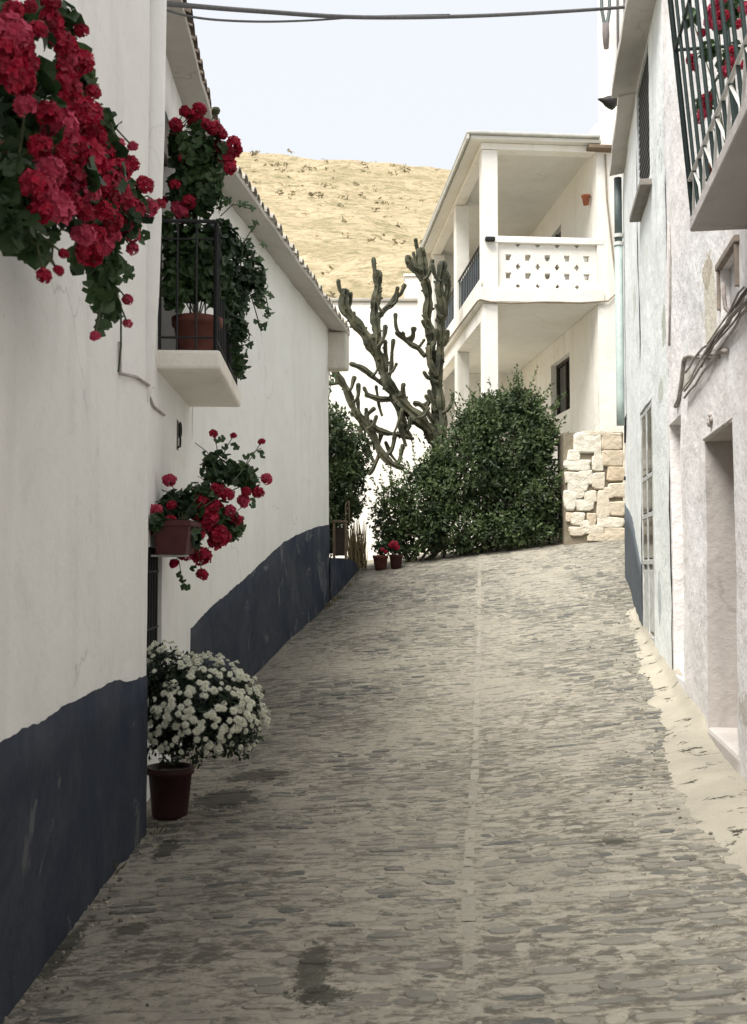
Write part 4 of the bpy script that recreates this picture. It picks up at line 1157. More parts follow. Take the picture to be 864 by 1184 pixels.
def blob_leaves(mb, ells, n, kind, size, R, shell=.55, depth=.6, clip=None):
    """ells: (centre, radii) list; leaves mostly in the outer shell, grouped in sprays"""
    tot = sum(e[1].x * e[1].y + e[1].y * e[1].z + e[1].x * e[1].z for e in ells)
    for c, rd in ells:
        m = int(n * (rd.x * rd.y + rd.y * rd.z + rd.x * rd.z) / tot); k = 0
        while k < m:
            d = rdir(R); q = R.uniform(shell, 1.0) * (1 + .20 * fbm(d.x * 2.3 + c.x, d.y * 2.3, d.z * 2.3 + c.z))
            p = c + Vector((d.x * rd.x, d.y * rd.y, d.z * rd.z)) * q
            if clip and not clip(p): k += .3; continue
            nrm = (d + rdir(R) * .8 + Vector((0, 0, .35))).normalized()
            sz = size * R.uniform(.6, 1.25); var = min(1, max(0, .42 + .75 * fbm(p.x * 3.2, p.y * 3.2, p.z * 3.2) + R.uniform(-.25, .25)))
            if kind == 'round': leaf_round(mb, p, nrm, sz, R, var)
            elif kind == 'lobed': leaf_lobed(mb, p, nrm, sz, R, var)
            else:
                for w in range(3):
                    dd = (d * .5 + rdir(R)).normalized(); leaf_pt(mb, p + rdir(R) * sz * .4, dd, nrm, sz, sz * .27, R, min(1, max(0, var + R.uniform(-.15, .15))))
            k += 1
def E(px, py, Y, rpx, rpy, rd):
    k = Y / F; return (P(px, py, Y), Vector((rpx * k, rd, rpy * k)))

# --- big trailing geranium, top left
gx = lambda px: max(2.5, min(5.0, .98 * 1200 / (432 - px)))
g1 = thing('trailing_geranium', 'huge red and rose geranium trailing down the left wall from above', 'geranium', P(15, 150, 2.9))
R = random.Random(21)
mb = MB(); el = []
for (px, py, rx, ry) in [(10, 60, 40, 75), (30, 130, 45, 60), (55, 190, 55, 65), (95, 205, 50, 60), (120, 250, 40, 55), (15, 220, 35, 65), (85, 80, 18, 35), (60, 20, 30, 30), (115, 305, 24, 30), (120, 340, 12, 30), (150, 235, 22, 28), (20, 270, 28, 18), (35, 285, 20, 8), (118, 140, 14, 10)]:
    el.append(E(px, py, gx(px), rx, ry, .16))
wclip = lambda p: p.x > L0.flat(p.y + 3, p.z, 0).x + .03
blob_leaves(mb, el, 1250, 'round', .034, R, .2, clip=wclip)
for (px, py) in [(75, 262), (62, 268), (50, 282), (112, 358), (125, 365), (118, 376), (135, 363), (108, 335), (58, 278), (25, 285), (90, 310), (87, 295), (165, 270), (160, 276), (124, 138), (130, 145), (150, 318), (140, 310), (146, 312)]:
    for q in range(2): leaf_round(mb, P(px + R.uniform(-4, 4), py + R.uniform(-4, 4), gx(px) - .02), (Vector((.4, -1, .3)) + rdir(R) * .7).normalized(), R.uniform(.02, .034), R, R.random())
mb.build('foliage', LEAF_G, g1)
heads = [(150,5,30),(35,100,55),(240,90,22),(150,60,35),(190,130,35),(235,180,38),(30,205,55),(75,310,32,1),(180,250,55),(275,270,22),(185,200,20),(165,370,60,1),(270,395,40),(230,330,50),(245,460,60),(290,520,60),(145,500,48,1),(100,540,40),(215,560,40,1),(165,610,50,1),(345,425,22,1),(390,430,16,1),(385,480,24),(425,545,26),(350,590,40),(385,615,38),(440,610,24),(470,600,18),(265,740,40),(310,725,28,1),(245,690,35),(390,690,22,1),(390,730,18,1),(130,810,22),(172,795,16),(187,745,14),(375,880,16,1),(375,950,14,1),(280,988,15,1),(120,620,35),(40,30,30),(90,20,20),(20,70,30),(310,580,35),(60,240,45),(200,170,28),(320,480,35),(340,540,35),(120,430,35),(330,650,30),(365,660,25),(240,620,35),(335,690,22,1),(185,295,40),(130,560,40),(215,440,45),(260,330,40),(290,450,45),(210,520,42),(180,440,42),(330,470,34),(300,620,34),(350,560,30),(200,590,40),(140,330,36),(75,180,40),(60,130,40),(110,90,30),(20,150,36),(280,690,32),(320,610,30),(250,560,44),(395,650,20),(365,500,24)]
sm = MB()
def stems_to(sm, p, tgt, r, R):
    mid = (p + tgt) / 2 + Vector((R.uniform(-.02, .02), R.uniform(-.02, .02), .03)); sm.tube([tgt, mid, p], r, 5)
for h in heads:
    px, py = h[0] / 2.541, h[1] / 2.541
    Y = gx(px) - .22 - .08 * R.random(); p = P(px, py, Y)
    add_head(g1, p, h[2] / 2.541 * Y / F * 1.08, 'rose' if len(h) > 3 or R.random() < .12 else 'red', R)
    c = min(el, key=lambda e: (e[0] - p).length)[0]; stems_to(sm, p, c, .0035, R)
for pts in ([(95, 240), (75, 262), (50, 283), (35, 285)], [(115, 320), (120, 345), (112, 372), (110, 386)], [(130, 330), (140, 352), (140, 400), (137, 430)], [(60, 268), (52, 300), (52, 316)], [(62, 275), (60, 300), (66, 312)]):
    sm.tube([P(a, b, gx(a) - .01) for a, b in pts], .004, 5)
sm.build('stems', STEM, g1)
pc = P(-10, 215, 3.35); pc.x = L0.flat(pc.y + 3, 0).x + .17
mb = MB(); mb.lathe(pc, [(0, -.11), (.08, -.11), (.115, .08), (.125, .08), (.125, .11), (.10, .11), (.098, .07), (0, .07)], 24); mb.build('pot', TERRA, g1, smooth=True)
mb = MB(); mb.tube([pc + Vector((-.17, 0, .0)), pc + Vector((-.12, .0, .0))] , .012, 6); mb.tube([pc + Vector((.125 * cos(a), .125 * sin(a), .0)) for a in [i * 2 * pi / 24 for i in range(25)]], .007, 6); mb.build('pot_ring', IRON, g1)

# --- potted geranium on the balcony
zf = EYE + 1.52
pc = P(222, 395, 7.62); pc.z = zf + .015; pc.x = L1.flat(1.4, 0).x + .235
g2 = thing('potted_geranium', 'tall red geranium in a wide terracotta pot behind the balcony railing', 'geranium', pc)
R = random.Random(22)
kq = 7.6 / F
mb = MB(); mb.lathe(pc, [(0, 0), (.135, 0), (.14, .03), (.17, .225), (.185, .225), (.19, .285), (.165, .285), (.16, .25), (0, .25)], 32); mb.build('pot', TERRA, g2, smooth=True)
mb = MB(); el = [E(215, 325, 7.55, 30, 28, .14), E(200, 335, 7.4, 16, 26, .10), E(240, 300, 7.7, 30, 45, .16), E(232, 185, 7.6, 32, 45, .15), E(225, 225, 7.6, 38, 26, .16), E(228, 300, 7.6, 34, 50, .20), E(205, 300, 7.5, 22, 40, .12), E(245, 330, 7.7, 22, 25, .14), E(200, 165, 7.7, 13, 25, .10), E(190, 265, 7.4, 8, 20, .06), E(255, 275, 7.8, 22, 20, .12)]
clip1 = lambda p: p.x > -1.53 - .045 * (p.y - 7.26) + .03
blob_leaves(mb, el, 2900, 'round', .042, R, .25, clip=clip1)
mb.build('foliage', LEAF_G, g2)
sm = MB()
for h in [(360,130,36),(275,150,30),(340,200,42),(220,225,35),(210,300,26),(450,250,40),(490,280,30),(560,330,36),(570,390,28),(470,380,56),(440,400,46),(520,440,44),(540,480,32),(380,455,30),(260,420,22),(215,575,28),(270,640,56),(240,730,50,1),(260,770,34),(150,670,26,1),(300,680,38),(310,170,30),(400,220,26),(590,370,22)]:
    px, py = 160 + h[0] / 5.08, 100 + h[1] / 5.08; Y = 7.45 + .25 * R.random(); p = P(px, py, Y)
    add_head(g2, p, h[2] / 5.08 * Y / F * 1.22, 'rose' if len(h) > 3 else 'red', R)
    stems_to(sm, p, min(el, key=lambda e: (e[0] - p).length)[0], .004, R)
sm.tube([pc + Vector((0, 0, .25)), P(226, 300, 7.6), P(228, 230, 7.6), P(232, 170, 7.6)], [.014, .012, .009, .005], 6)
for e in el: stems_to(sm, e[0], pc + Vector((0, 0, .25)), .005, R)
b_ = P(250, 128, 7.6); sm.lathe(b_, [(0, -.03), (.025, -.02), (.033, 0), (.025, .02), (0, .03)], 10); stems_to(sm, b_, P(240, 150, 7.6), .004, R)
sm.build('stems', STEM, g2)

# --- trailing ivy outside the railing
g3 = thing('trailing_ivy', 'dark ivy trailing over the far end of the left balcony', 'ivy', P(272, 400, 8.3))
R = random.Random(23)
mb = MB(); el = [E(272, 330, 8.3, 20, 42, .14), E(275, 380, 8.2, 15, 42, .10), E(290, 320, 8.4, 20, 28, .12), E(262, 345, 8.0, 14, 40, .10), E(280, 290, 8.4, 18, 18, .10), E(300, 335, 8.4, 9, 22, .06), E(276, 420, 8.25, 9, 20, .06)]
blob_leaves(mb, el, 900, 'lobed', .046, R, .2)
for (px, py) in [(265, 232), (278, 236), (292, 242), (285, 235), (305, 315), (312, 340), (308, 360), (298, 372), (305, 380), (310, 365), (292, 265), (298, 258), (288, 400), (283, 425), (280, 436), (300, 300), (314, 345), (296, 350), (303, 352), (290, 282), (305, 285)]:
    for q in range(2): leaf_lobed(mb, P(px + R.uniform(-3, 3), py + R.uniform(-3, 3), 8.35), (Vector((.3, -1, .3)) + rdir(R) * .6).normalized(), R.uniform(.03, .05), R, R.uniform(.2, 1))
mb.build('foliage', LEAF_I, g3)
sm = MB()
for pts in ([(268, 390), (275, 330), (282, 280), (296, 258)], [(268, 350), (290, 320), (308, 345), (312, 365)], [(270, 360), (276, 400), (278, 438)], [(255, 250), (270, 236), (292, 242)], [(272, 320), (290, 340), (300, 375)]):
    sm.tube([P(a, b, 8.33) for a, b in pts], .005, 5)
for e in el: stems_to(sm, e[0], P(258, 372, 8.2), .005, R)
sm.build('stems', STEM, g3)
mb = MB(); pc = P(258, 392, 8.2); pc.z = zf + .012; pc.x = L1.flat(1.9, 0).x + .27
mb.lathe(pc, [(0, 0), (.09, 0), (.12, .18), (.13, .18), (.13, .22), (.11, .22), (.1, .18), (0, .18)], 24); mb.build('pot', TERRA_D, g3, smooth=True)

# --- window box geranium
pa = P(170, 640, 7.0)
wx = lambda y: -1.53 - .045 * (y - 7.26)
g4 = thing('window_box_geranium', 'red geranium spilling from a terracotta box above the small barred window', 'geranium', (wx(7.25) + .12, 7.25, EYE + .15))
zb0, zb1 = P(200, 641, 7.15).z, P(200, 603, 7.15).z
mb = MB(); x0 = wx(7.0) + .035
y0, y1 = 7.03, 7.62; x1 = P(219, 620, 7.03).x
vs = [(x0, y0 + .03, zb0), (x1 - .03, y0 + .03, zb0), (x1 - .03, y1 - .03, zb0), (x0, y1 - .03, zb0), (x0, y0, zb1), (x1, y0, zb1), (x1, y1, zb1), (x0, y1, zb1)]
mb.add(vs, [(0,3,2,1),(0,1,5,4),(1,2,6,5),(2,3,7,6),(3,0,4,7)], .5)
mb.bx(x0 - .01, x1 + .012, y0 - .012, y1 + .012, zb1 - .035, zb1 + .002)
mb.build('planter_box', simple('dark_red_planter', (.085, .026, .026, 1), .7, .4, 9, .3), g4, bevel=.006)
mb = MB(); mb.bx(x0 + .02, x1 - .02, y0 + .02, y1 - .02, zb1 + .004, zb1 + .012); mb.build('soil', SOIL, g4)
mb = MB()
for y in (7.12, 7.5):
    mb = MB(); mb.tube([(wx(y) + .0, y, zb0 - .010), (x1 - .02, y, zb0 - .010)], .008, 6); mb.build('bracket', IRON_W, g4)
R = random.Random(24); sm = MB(); mb = MB(); Q = lambda x, y: (150 + x / 4.228, 480 + y / 4.228)
el = []
for (x, y, rx, ry) in [(110, 520, 55, 50), (240, 560, 70, 40), (300, 600, 50, 50), (220, 440, 140, 80), (110, 430, 45, 60), (330, 390, 90, 60), (430, 270, 90, 100), (540, 290, 90, 70), (400, 480, 90, 90), (510, 540, 55, 80), (580, 330, 50, 50), (420, 560, 60, 60)]:
    px, py = Q(x, y); el.append(E(px, py, (7.0 if y > 500 and x < 310 else 7.25) + (x - 100) * .0014, rx / 4.228, ry / 4.228, .12))
blob_leaves(mb, el, 1350, 'round', .036, R, .25, clip=lambda p: p.x > wx(p.y) + .03)
for (x, y) in [(245, 780), (260, 805), (265, 840), (280, 840), (312, 750), (640, 185), (650, 195), (600, 200), (570, 200), (370, 190), (450, 115), (430, 120), (600, 420), (600, 440), (510, 150), (520, 160), (465, 155)]:
    px, py = Q(x, y); leaf_round(mb, P(px, py, 7.7), (Vector((.3, -1, .3)) + rdir(R) * .5).normalized(), .028, R, R.random())
mb.build('foliage', LEAF_G, g4)
for h in [(195,318,28,1),(410,90,18),(508,100,13),(645,130,15),(670,312,24,1),(628,378,24),(555,415,25,1),(570,375,20),(120,475,34,1),(90,565,22,1),(205,440,20),(345,415,32),(430,370,34),(480,390,28),(355,490,44),(390,510,38),(355,550,38),(490,465,25,1),(440,590,44),(415,625,30),(270,675,32),(355,690,38),(218,725,20),(355,780,25),(520,520,30),(330,580,30),(410,450,34),(200,525,30),(560,440,15,1)]:
    px, py = Q(h[0], h[1]); Y = 7.1 + (h[0] - 100) * .0014 + .1 * R.random(); p = P(px, py, Y)
    add_head(g4, p, h[2] / 4.228 * Y / F * 1.28, 'rose' if len(h) > 3 else 'red', R)
    stems_to(sm, p, min(el, key=lambda e: (e[0] - p).length)[0], .0035, R)
for pts in ([(300, 560), (240, 700), (250, 770), (265, 850)], [(430, 300), (380, 180), (340, 150), (320, 135)], [(500, 330), (560, 260), (590, 190), (645, 160)]):
    q_ = MB(); q_.tube([P(*Q(a, b), 7.7 - .3 * (1 if i == 0 else 0)) for i, (a, b) in enumerate(pts)], .003, 5); q_.build('stem', STEM, g4)
for e in el: stems_to(sm, e[0], Vector((x0 + .12, 7.3, zb1)), .005, R)
sm.build('stems', STEM, g4)

# --- white chrysanthemum in a maroon pot
pb_ = Vector((P(197, 900, 6.62).x, 6.62, 0)); pb_.z = gz(pb_.x, pb_.y) + .004
g5 = thing('potted_chrysanthemum', 'bushy white chrysanthemum in a dark maroon pot on the cobbles', 'chrysanthemum', pb_)
R = random.Random(25)
hp_ = P(197, 886, 6.62).z - pb_.z
mb = MB(); mb.lathe(pb_, [(0, 0), (.105, 0), (.112, .02), (.135, hp_ - .04), (.15, hp_ - .04), (.152, hp_), (.13, hp_), (.125, hp_ - .03), (0, hp_ - .03)], 32); mb.build('pot', MAROON, g5, smooth=True)
mb = MB()
cc = P(232, 822, 6.58); rr = Vector((.385, .36, .335))
clipc = lambda p: p.x > (-1.40 if p.y < 6.25 else -1.46) + .01 and (p.y > 6.24 or p.x > -1.33) and p.z > pb_.z + hp_ - .03
el = [(cc, rr * .93), (P(195, 815, 6.55), Vector((.24, .26, .36))), (P(270, 830, 6.6), Vector((.20, .24, .24))), (P(188, 775, 6.6), Vector((.13, .12, .16)))]
blob_leaves(mb, el, 3000, 'pt', .040, R, .45, clip=clipc)
mb.build('foliage', LEAF_C, g5)
def daisy(seed):
    R = random.Random(seed); mb = MB()
    for ly, (n, r, up) in enumerate(((15, 1.0, .10), (13, .80, .22), (10, .56, .34), (6, .32, .42))):
        for k in range(n):
            an = 2 * pi * (k + .5 * (ly % 2)) / n + R.uniform(-.1, .1); w = 1.6 / n + .03; d = Vector((cos(an), sin(an), 0)); s = Vector((-sin(an), cos(an), 0)); rr_ = r * R.uniform(.85, 1.08)
            mb.add([Vector((0, 0, up)) + d * .08, d * rr_ * .6 + s * w + Vector((0, 0, up + .1)), d * rr_ + Vector((0, 0, up - .08 + .2 * R.random() * ly)), d * rr_ * .6 - s * w + Vector((0, 0, up + .1))], [(0, 1, 2, 3)], R.random())
    mb.cm = 1; mb.lathe((0, 0, .38), [(.14, -.06), (.13, .05), (0, .08)], 8, .5)
    o = mb.build('flower_head', [WPET, YEYE]); me = o.data; C.objects.unlink(o); bpy.data.objects.remove(o); return me
DA = [daisy(s) for s in range(4)]
cnt = 0; placed = []
tries = 0
extra = []
while cnt < 250 and tries < 60000:
    tries += 1
    e = el[0] if R.random() < .72 else R.choice(el[1:])
    d = rdir(R)
    if d.y > .35 or d.z < -.62: continue
    p = e[0] + Vector((d.x * e[1].x, d.y * e[1].y, d.z * e[1].z)) * R.uniform(.97, 1.15)
    if not clipc(p): continue
    if any((p - q).length < .027 for q in placed): continue
    if any(((p.x - c.x)/r.x)**2 + ((p.y - c.y)/r.y)**2 + ((p.z - c.z)/r.z)**2 < .80 for c, r in el): continue
    placed.append(p); cnt += 1
    extra.append((p, d))
extra.sort(key=lambda q: q[0].y)
sf = MB()
for i, (p, d) in enumerate(extra):
    nrm = (d + Vector((0, -.2, .35)) + rdir(R) * .25).normalized(); r = R.uniform(.017, .035)
    rot = nrm.to_track_quat('Z', 'Y')
    me = R.choice(DA)
    if i < 99:
        o = bpy.data.objects.new('flower_head', me); C.objects.link(o); o.parent = g5
        o.location = p - WLOC[g5.name]; o.rotation_mode = 'QUATERNION'; o.rotation_quaternion = rot; o.scale = (r, r, r)
    else:
        for pl in me.polygons:
            sf.cm = pl.material_index
            sf.add([p + rot @ (me.vertices[v].co * r) for v in pl.vertices], [tuple(range(len(pl.vertices)))], R.random())
stuff(sf.build('rear_flower_heads', [WPET, YEYE], g5))

# --- geranium behind the right balcony railing
g6 = thing('balcony_geranium', 'red geranium hanging behind the dark green bars of the right balcony', 'geranium', R0.flat(s_(5.6), bz + .1, .15))
R = random.Random(26); mb = MB(); sm = MB(); el = []
def RB(px, py, o=.30):
    # point just inside the railing
    w2 = Wall(R0.flat(0, 0, o)[:2], R0.flat(R0.L, 0, o)[:2], True); a, z = w2.hit(px, py); return w2.flat(a, z)
for (px, py, r) in [(830, 20, .10), (845, 70, .09), (815, 120, .07), (850, 10, .08), (820, 60, .06), (800, 20, .06)]: el.append((RB(px, py, .22), Vector((.05, r, r))))
blob_leaves(mb, el, 260, 'round', .034, R, .2)
mb.build('foliage', LEAF_G, g6)
for (px, py, r, k) in [(826, 12, 9, 1), (833, 5, 9, 1), (822, 24, 8, 1), (836, 18, 8, 0), (829, 30, 7, 1), (800, 68, 7, 0), (802, 78, 6, 0), (846, 70, 7, 1), (840, 82, 7, 1), (847, 58, 6, 0), (818, 112, 7, 0), (814, 130, 7, 1), (809, 138, 6, 1), (817, 122, 6, 0), (845, 155, 6, 0), (862, 10, 8, 1), (855, 28, 6, 0), (812, 38, 6, 0), (862, 75, 6, 0), (767, 2, 5, 0)]:
    p = RB(px, py, .29); 
    if px == 767: continue
    add_head(g6, p, r * p.y / F, 'rose' if k else 'red', R); stems_to(sm, p, min(el, key=lambda e: (e[0] - p).length)[0], .003, R)
for e in el: stems_to(sm, e[0], R0.flat(s_(5.75), bz + .28, .16), .004, R)
sm.build('stems', STEM, g6)
mb = MB(); c = R0.flat(s_(5.75), bz + .09, .16); mb.lathe(c, [(0, 0), (.08, 0), (.11, .17), (.12, .17), (.12, .21), (.1, .21), (.095, .17), (0, .17)], 20); mb.build('pot', TERRA, g6, smooth=True)

# --- big shrub
g7 = thing('dense_shrub', 'large dense dark green shrub at the top of the street below the verandah', 'shrub', P(560, 640, 18.3))
R = random.Random(27); mb = MB()
el = []
for (px, py, Y, rx, ry, rd) in [(590, 520, 19.2, 52, 62, .75), (540, 545, 19.0, 50, 55, .7), (490, 580, 18.8, 42, 45, .6), (610, 570, 18.9, 45, 50, .6), (455, 600, 18.7, 26, 38, .4), (530, 610, 18.5, 60, 32, .5), (595, 610, 18.4, 55, 26, .45), (475, 622, 18.4, 35, 22, .35), (620, 500, 19.1, 26, 35, .45), (570, 478, 19.2, 30, 26, .4), (600, 465, 19.2, 26, 18, .35), (545, 500, 19.1, 24, 30, .4), (632, 600, 18.6, 18, 26, .3), (505, 545, 18.9, 26, 26, .4)]:
    el.append(E(px, py, 18.25 + (Y - 18.9) * .35, rx, ry, rd * .85))
clipb = lambda p: p.z > gz(p.x, p.y) - .0 and (p.x > .72 or p.y > 18.02)
blob_leaves(mb, el, 14000, 'pt', .085, R, .5, clip=clipb)
# stray sprays breaking the outline
for i in range(420):
    e = R.choice(el[:5] + el[8:12]); d = rdir(R)
    if d.z < -.1 or d.y > .4: continue
    b0 = e[0] + Vector((d.x * e[1].x, d.y * e[1].y, d.z * e[1].z)); dr_ = (d + Vector((0, 0, .6))).normalized(); L = R.uniform(.06, .42)
    for k in range(int(L / .02)):
        leaf_pt(mb, b0 + dr_ * (k * .02), (dr_ + rdir(R) * .9).normalized(), rdir(R), .065, .017, R, R.uniform(.4, 1))
mb.build('crown', LEAF_B, g7)
sm = MB()
for i in range(26):
    b0 = P(R.uniform(470, 630), 630, 18.3 + R.uniform(-.2, .2)); b0.z = gz(b0.x, b0.y) - .05
    e = R.choice(el); t = e[0] + rdir(R) * .25; sm.tube([b0, b0.lerp(t, .5) + Vector((R.uniform(-.1, .1), 0, .1)), t], [.028, .018, .008], 6)
sm.build('trunk', BARK, g7)

# --- left shrub
g8 = thing('climbing_shrub', 'dark leafy shrub crowding behind the corner of the long white house', 'shrub', P(398, 640, 17.6))
R = random.Random(28); mb = MB()
el = [E(388, 520, 17.7, 32, 50, .45), E(405, 530, 17.6, 24, 40, .35), E(395, 560, 17.5, 30, 28, .35), E(380, 490, 17.8, 22, 28, .3), E(370, 540, 17.7, 30, 50, .4), E(412, 548, 17.6, 17, 20, .22), E(388, 590, 17.5, 26, 26, .35), E(372, 610, 17.5, 26, 40, .4), E(408, 585, 17.6, 14, 18, .2)]
blob_leaves(mb, el, 4800, 'pt', .080, R, .3)
mb.build('crown', LEAF_B, g8)
sm = MB()
for i in range(7):
    b0 = P(388 + R.uniform(-8, 10), 640, 17.6); t = R.choice(el)[0]; sm.tube([b0, b0.lerp(t, .5) + rdir(R) * .06, t], [.03, .02, .01], 6)
sm.build('trunk', BARK, g8)
# creeper sprig near eave end
g9 = thing('climbing_vine', 'thin yellow green vine twig hanging below the long house eave end', 'vine', P(383, 470, 16.9))
mb = MB()
for k in range(70):
    t = R.random(); p = P(378 + 10 * sin(t * 6) * .6 + R.uniform(-4, 6), 415 + 70 * t, 16.9 + R.uniform(-.1, .1)); leaf_pt(mb, p, rdir(R), rdir(R), .09, .028, R, R.uniform(.7, 1))
mb.build('foliage', LEAF_I, g9)
sm = MB(); sm.tube([P(376, 410, 16.9), P(383, 440, 16.9), P(379, 470, 16.9), P(384, 500, 17.1)], .008, 5); sm.build('stem', STEM, g9)

# --- dry stalks, wooden stand, pots
g10 = thing('dry_stalks', 'bundle of dry straw coloured stalks beside the wooden stand', 'dry plant', P(413, 655, 18.0))
mb = MB()
for k in range(120):
    b0 = P(R.uniform(404, 424), 658 - R.random() * 6, 18.0 + R.uniform(-.15, .15)); t = b0 + Vector((R.uniform(-.14, .05), R.uniform(-.08, .08), R.uniform(.35, .85)))
    mb.tube([b0, b0.lerp(t, .5) + rdir(R) * .02, t], [.009, .007, .003], 4, var=R.random())
mb.build('stalks', STRAW, g10)
st_ = thing('wooden_stand', 'small dark wooden stand on the low blue wall', 'stand', P(393, 645, 16.9))
ztop = P(393, 602, 16.9).z; zbot = P(393, 646, 16.9).z
xa, xb_ = P(384.5, 600, 16.9).x, P(402, 600, 16.9).x
mb = MB(); mb.bx(xa, xb_, 16.8, 17.1, ztop - .035, ztop); mb.build('top_board', WOOD, st_, bevel=.006)
for x in (xa + .01, xb_ - .045):
    for y in (16.81, 17.05):
        mb = MB(); mb.bx(x, x + .035, y, y + .035, zbot - .02, ztop - .037); mb.build('leg', WOOD, st_)
mb = MB(); mb.bx(xa + .02, xb_ - .02, 17.06, 17.09, zbot + .05, ztop - .1); mb.build('back_panel', WOOD_D, st_)
mb = MB(); xh = P(400, 590, 16.9).x; mb.tube([(xh, 16.85, ztop), (xh, 16.85, P(400, 583, 16.9).z), (xh + .05, 16.85, P(400, 579, 16.9).z), (xh + .06, 16.85, ztop)], .012, 6); mb.build('handle', WOOD, st_)
def flower_pot(px0, px1, py0, py1, Y, m, label, heads, seed):
    c = P((px0 + px1) / 2, py1, Y); dz_ = gz(c.x, c.y) - c.z; c.z += dz_; h = (py1 - py0) * Y / F; r = (px1 - px0) / 2 * Y / F
    t = thing('flower_pot', label, 'flower pot', c, 'flower pots at the foot of the shrub'); q = MB()
    q.lathe(c, [(0, 0), (r * .72, 0), (r * .92, h * .78), (r, h * .78), (r * 1.02, h), (r * .88, h), (r * .85, h * .85), (0, h * .85)], 24); q.build('pot', m, t, smooth=True)
    R = random.Random(seed); q = MB(); el = [(c + Vector((0, 0, h * 1.5)), Vector((r * 1.2, r * 1.2, h * .65)))]
    blob_leaves(q, el, 130, 'round', .032, R, .2); q.build('foliage', LEAF_G, t)
    for hx, hy, hr, kind in heads: add_head(t, P(hx, hy, Y - .15) + Vector((0, 0, dz_)), hr * Y / F, kind, R)
flower_pot(431, 449, 632, 648.5, 17.85, TERRA, 'terracotta flower pot with sparse leaves at the foot of the big shrub', [(442, 625, 2.5, 'rose'), (446, 628, 2.5, 'red')], 31)
flower_pot(450, 466, 632, 648, 17.8, TERRA_D, 'dark pot with bright red blooms at the foot of the big shrub', [(456, 620, 4.5, 'red'), (452, 622, 3.2, 'red'), (459, 624, 3.4, 'red')], 32)

# --- cactus
g11 = thing('candelabra_cactus', 'tall branching candelabra cactus between the two houses at the street top', 'cactus', P(505, 600, 20.2))
R = random.Random(33)
arms = [
 ([(392,620),(390,540),(392,480),(382,400),(375,330),(366,260),(365,200),(356,130),(350,80),(345,30)], .17, 20.4),
 ([(362,140),(340,100),(318,80),(302,50)], .13, 20.4), ([(335,95),(330,70)], .10, 20.4),
 ([(408,600),(410,540),(402,470),(398,400),(404,330),(405,260),(404,190),(402,120),(412,70)], .155, 20.2),
 ([(400,260),(418,210),(422,150),(420,100)], .12, 20.2),
 ([(404,330),(420,310),(424,280)], .08, 20.2), ([(392,420),(375,380),(372,330)], .11, 20.1),
 ([(378,590),(330,545),(290,510),(262,470),(240,440),(225,400),(212,365),(180,315),(150,270),(125,230),(108,195),(104,158)], .19, 20.0),
 ([(212,365),(208,320),(204,270),(200,225),(200,180),(205,140),(207,100)], .165, 19.9),
 ([(205,240),(230,210),(252,190),(268,160)], .10, 19.9),
 ([(242,440),(250,380),(256,340),(256,308)], .07, 20.0), ([(234,410),(236,360),(232,310)], .07, 20.0),
 ([(228,445),(190,420),(160,395),(128,380)], .10, 20.1),
 ([(290,705),(250,690),(212,645),(190,600),(160,560),(140,530),(118,480),(100,440),(70,395),(50,360),(38,318)], .13, 19.8),
 ([(100,438),(70,442),(42,432)], .08, 19.8), ([(60,380),(40,385)], .07, 19.8),
 ([(320,615),(270,600),(220,590),(180,560),(140,535)], .10, 20.0),
 ([(358,358),(335,335),(310,318),(290,300),(270,283)], .10, 20.3), ([(305,315),(316,295),(316,272)], .08, 20.3), ([(290,300),(285,285)],.07,20.3),
 ([(320,545),(290,515),(250,492),(210,490),(172,478)], .10, 20.2),
 ([(310,612),(290,570),(270,520),(250,480)], .12, 20.1),
 ([(385,560),(360,530),(335,510),(320,505)], .10, 20.3), ([(352,525),(365,500),(358,482)], .08, 20.3),
 ([(395,650),(350,580),(330,560),(300,530)], .15, 20.2), ([(205,620),(180,625),(150,600)], .08, 19.8), ([(185,570),(178,540),(196,520)], .08, 19.8), ([(150,545),(130,535)], .08, 19.8),
 ([(215,650),(195,700),(180,720)], .08, 19.8), ([(420,640),(400,560),(395,540)], .16, 20.3)]
Rk = random.Random(77)
for pts, r, Y in list(arms):          # short side shoots
    for i in range(1, len(pts)):
        if Rk.random() < .62 and r > .09:
            (ax_, ay_), (bx_, by_) = pts[i-1], pts[i]; t = Rk.random(); x = ax_ + (bx_-ax_)*t; y = ay_ + (by_-ay_)*t
            dx = Rk.choice((-1, 1)) * Rk.uniform(12, 34); L = Rk.uniform(18, 62)
            arms.append(([(x, y), (x + dx * .6, y - L * .25), (x + dx, y - L)], Rk.uniform(.06, .085), Y + Rk.uniform(-.25, .1)))
for q in range(12):                   # low tangle on the left
    x, y = Rk.uniform(150, 300), Rk.uniform(540, 700); L = Rk.uniform(40, 110); dx = Rk.uniform(-60, 30)
    arms.append(([(x, y), (x + dx * .5, y - L * .4), (x + dx * .8, y - L * .9)], Rk.uniform(.05, .09), 20.0 + Rk.uniform(-.3, .3)))
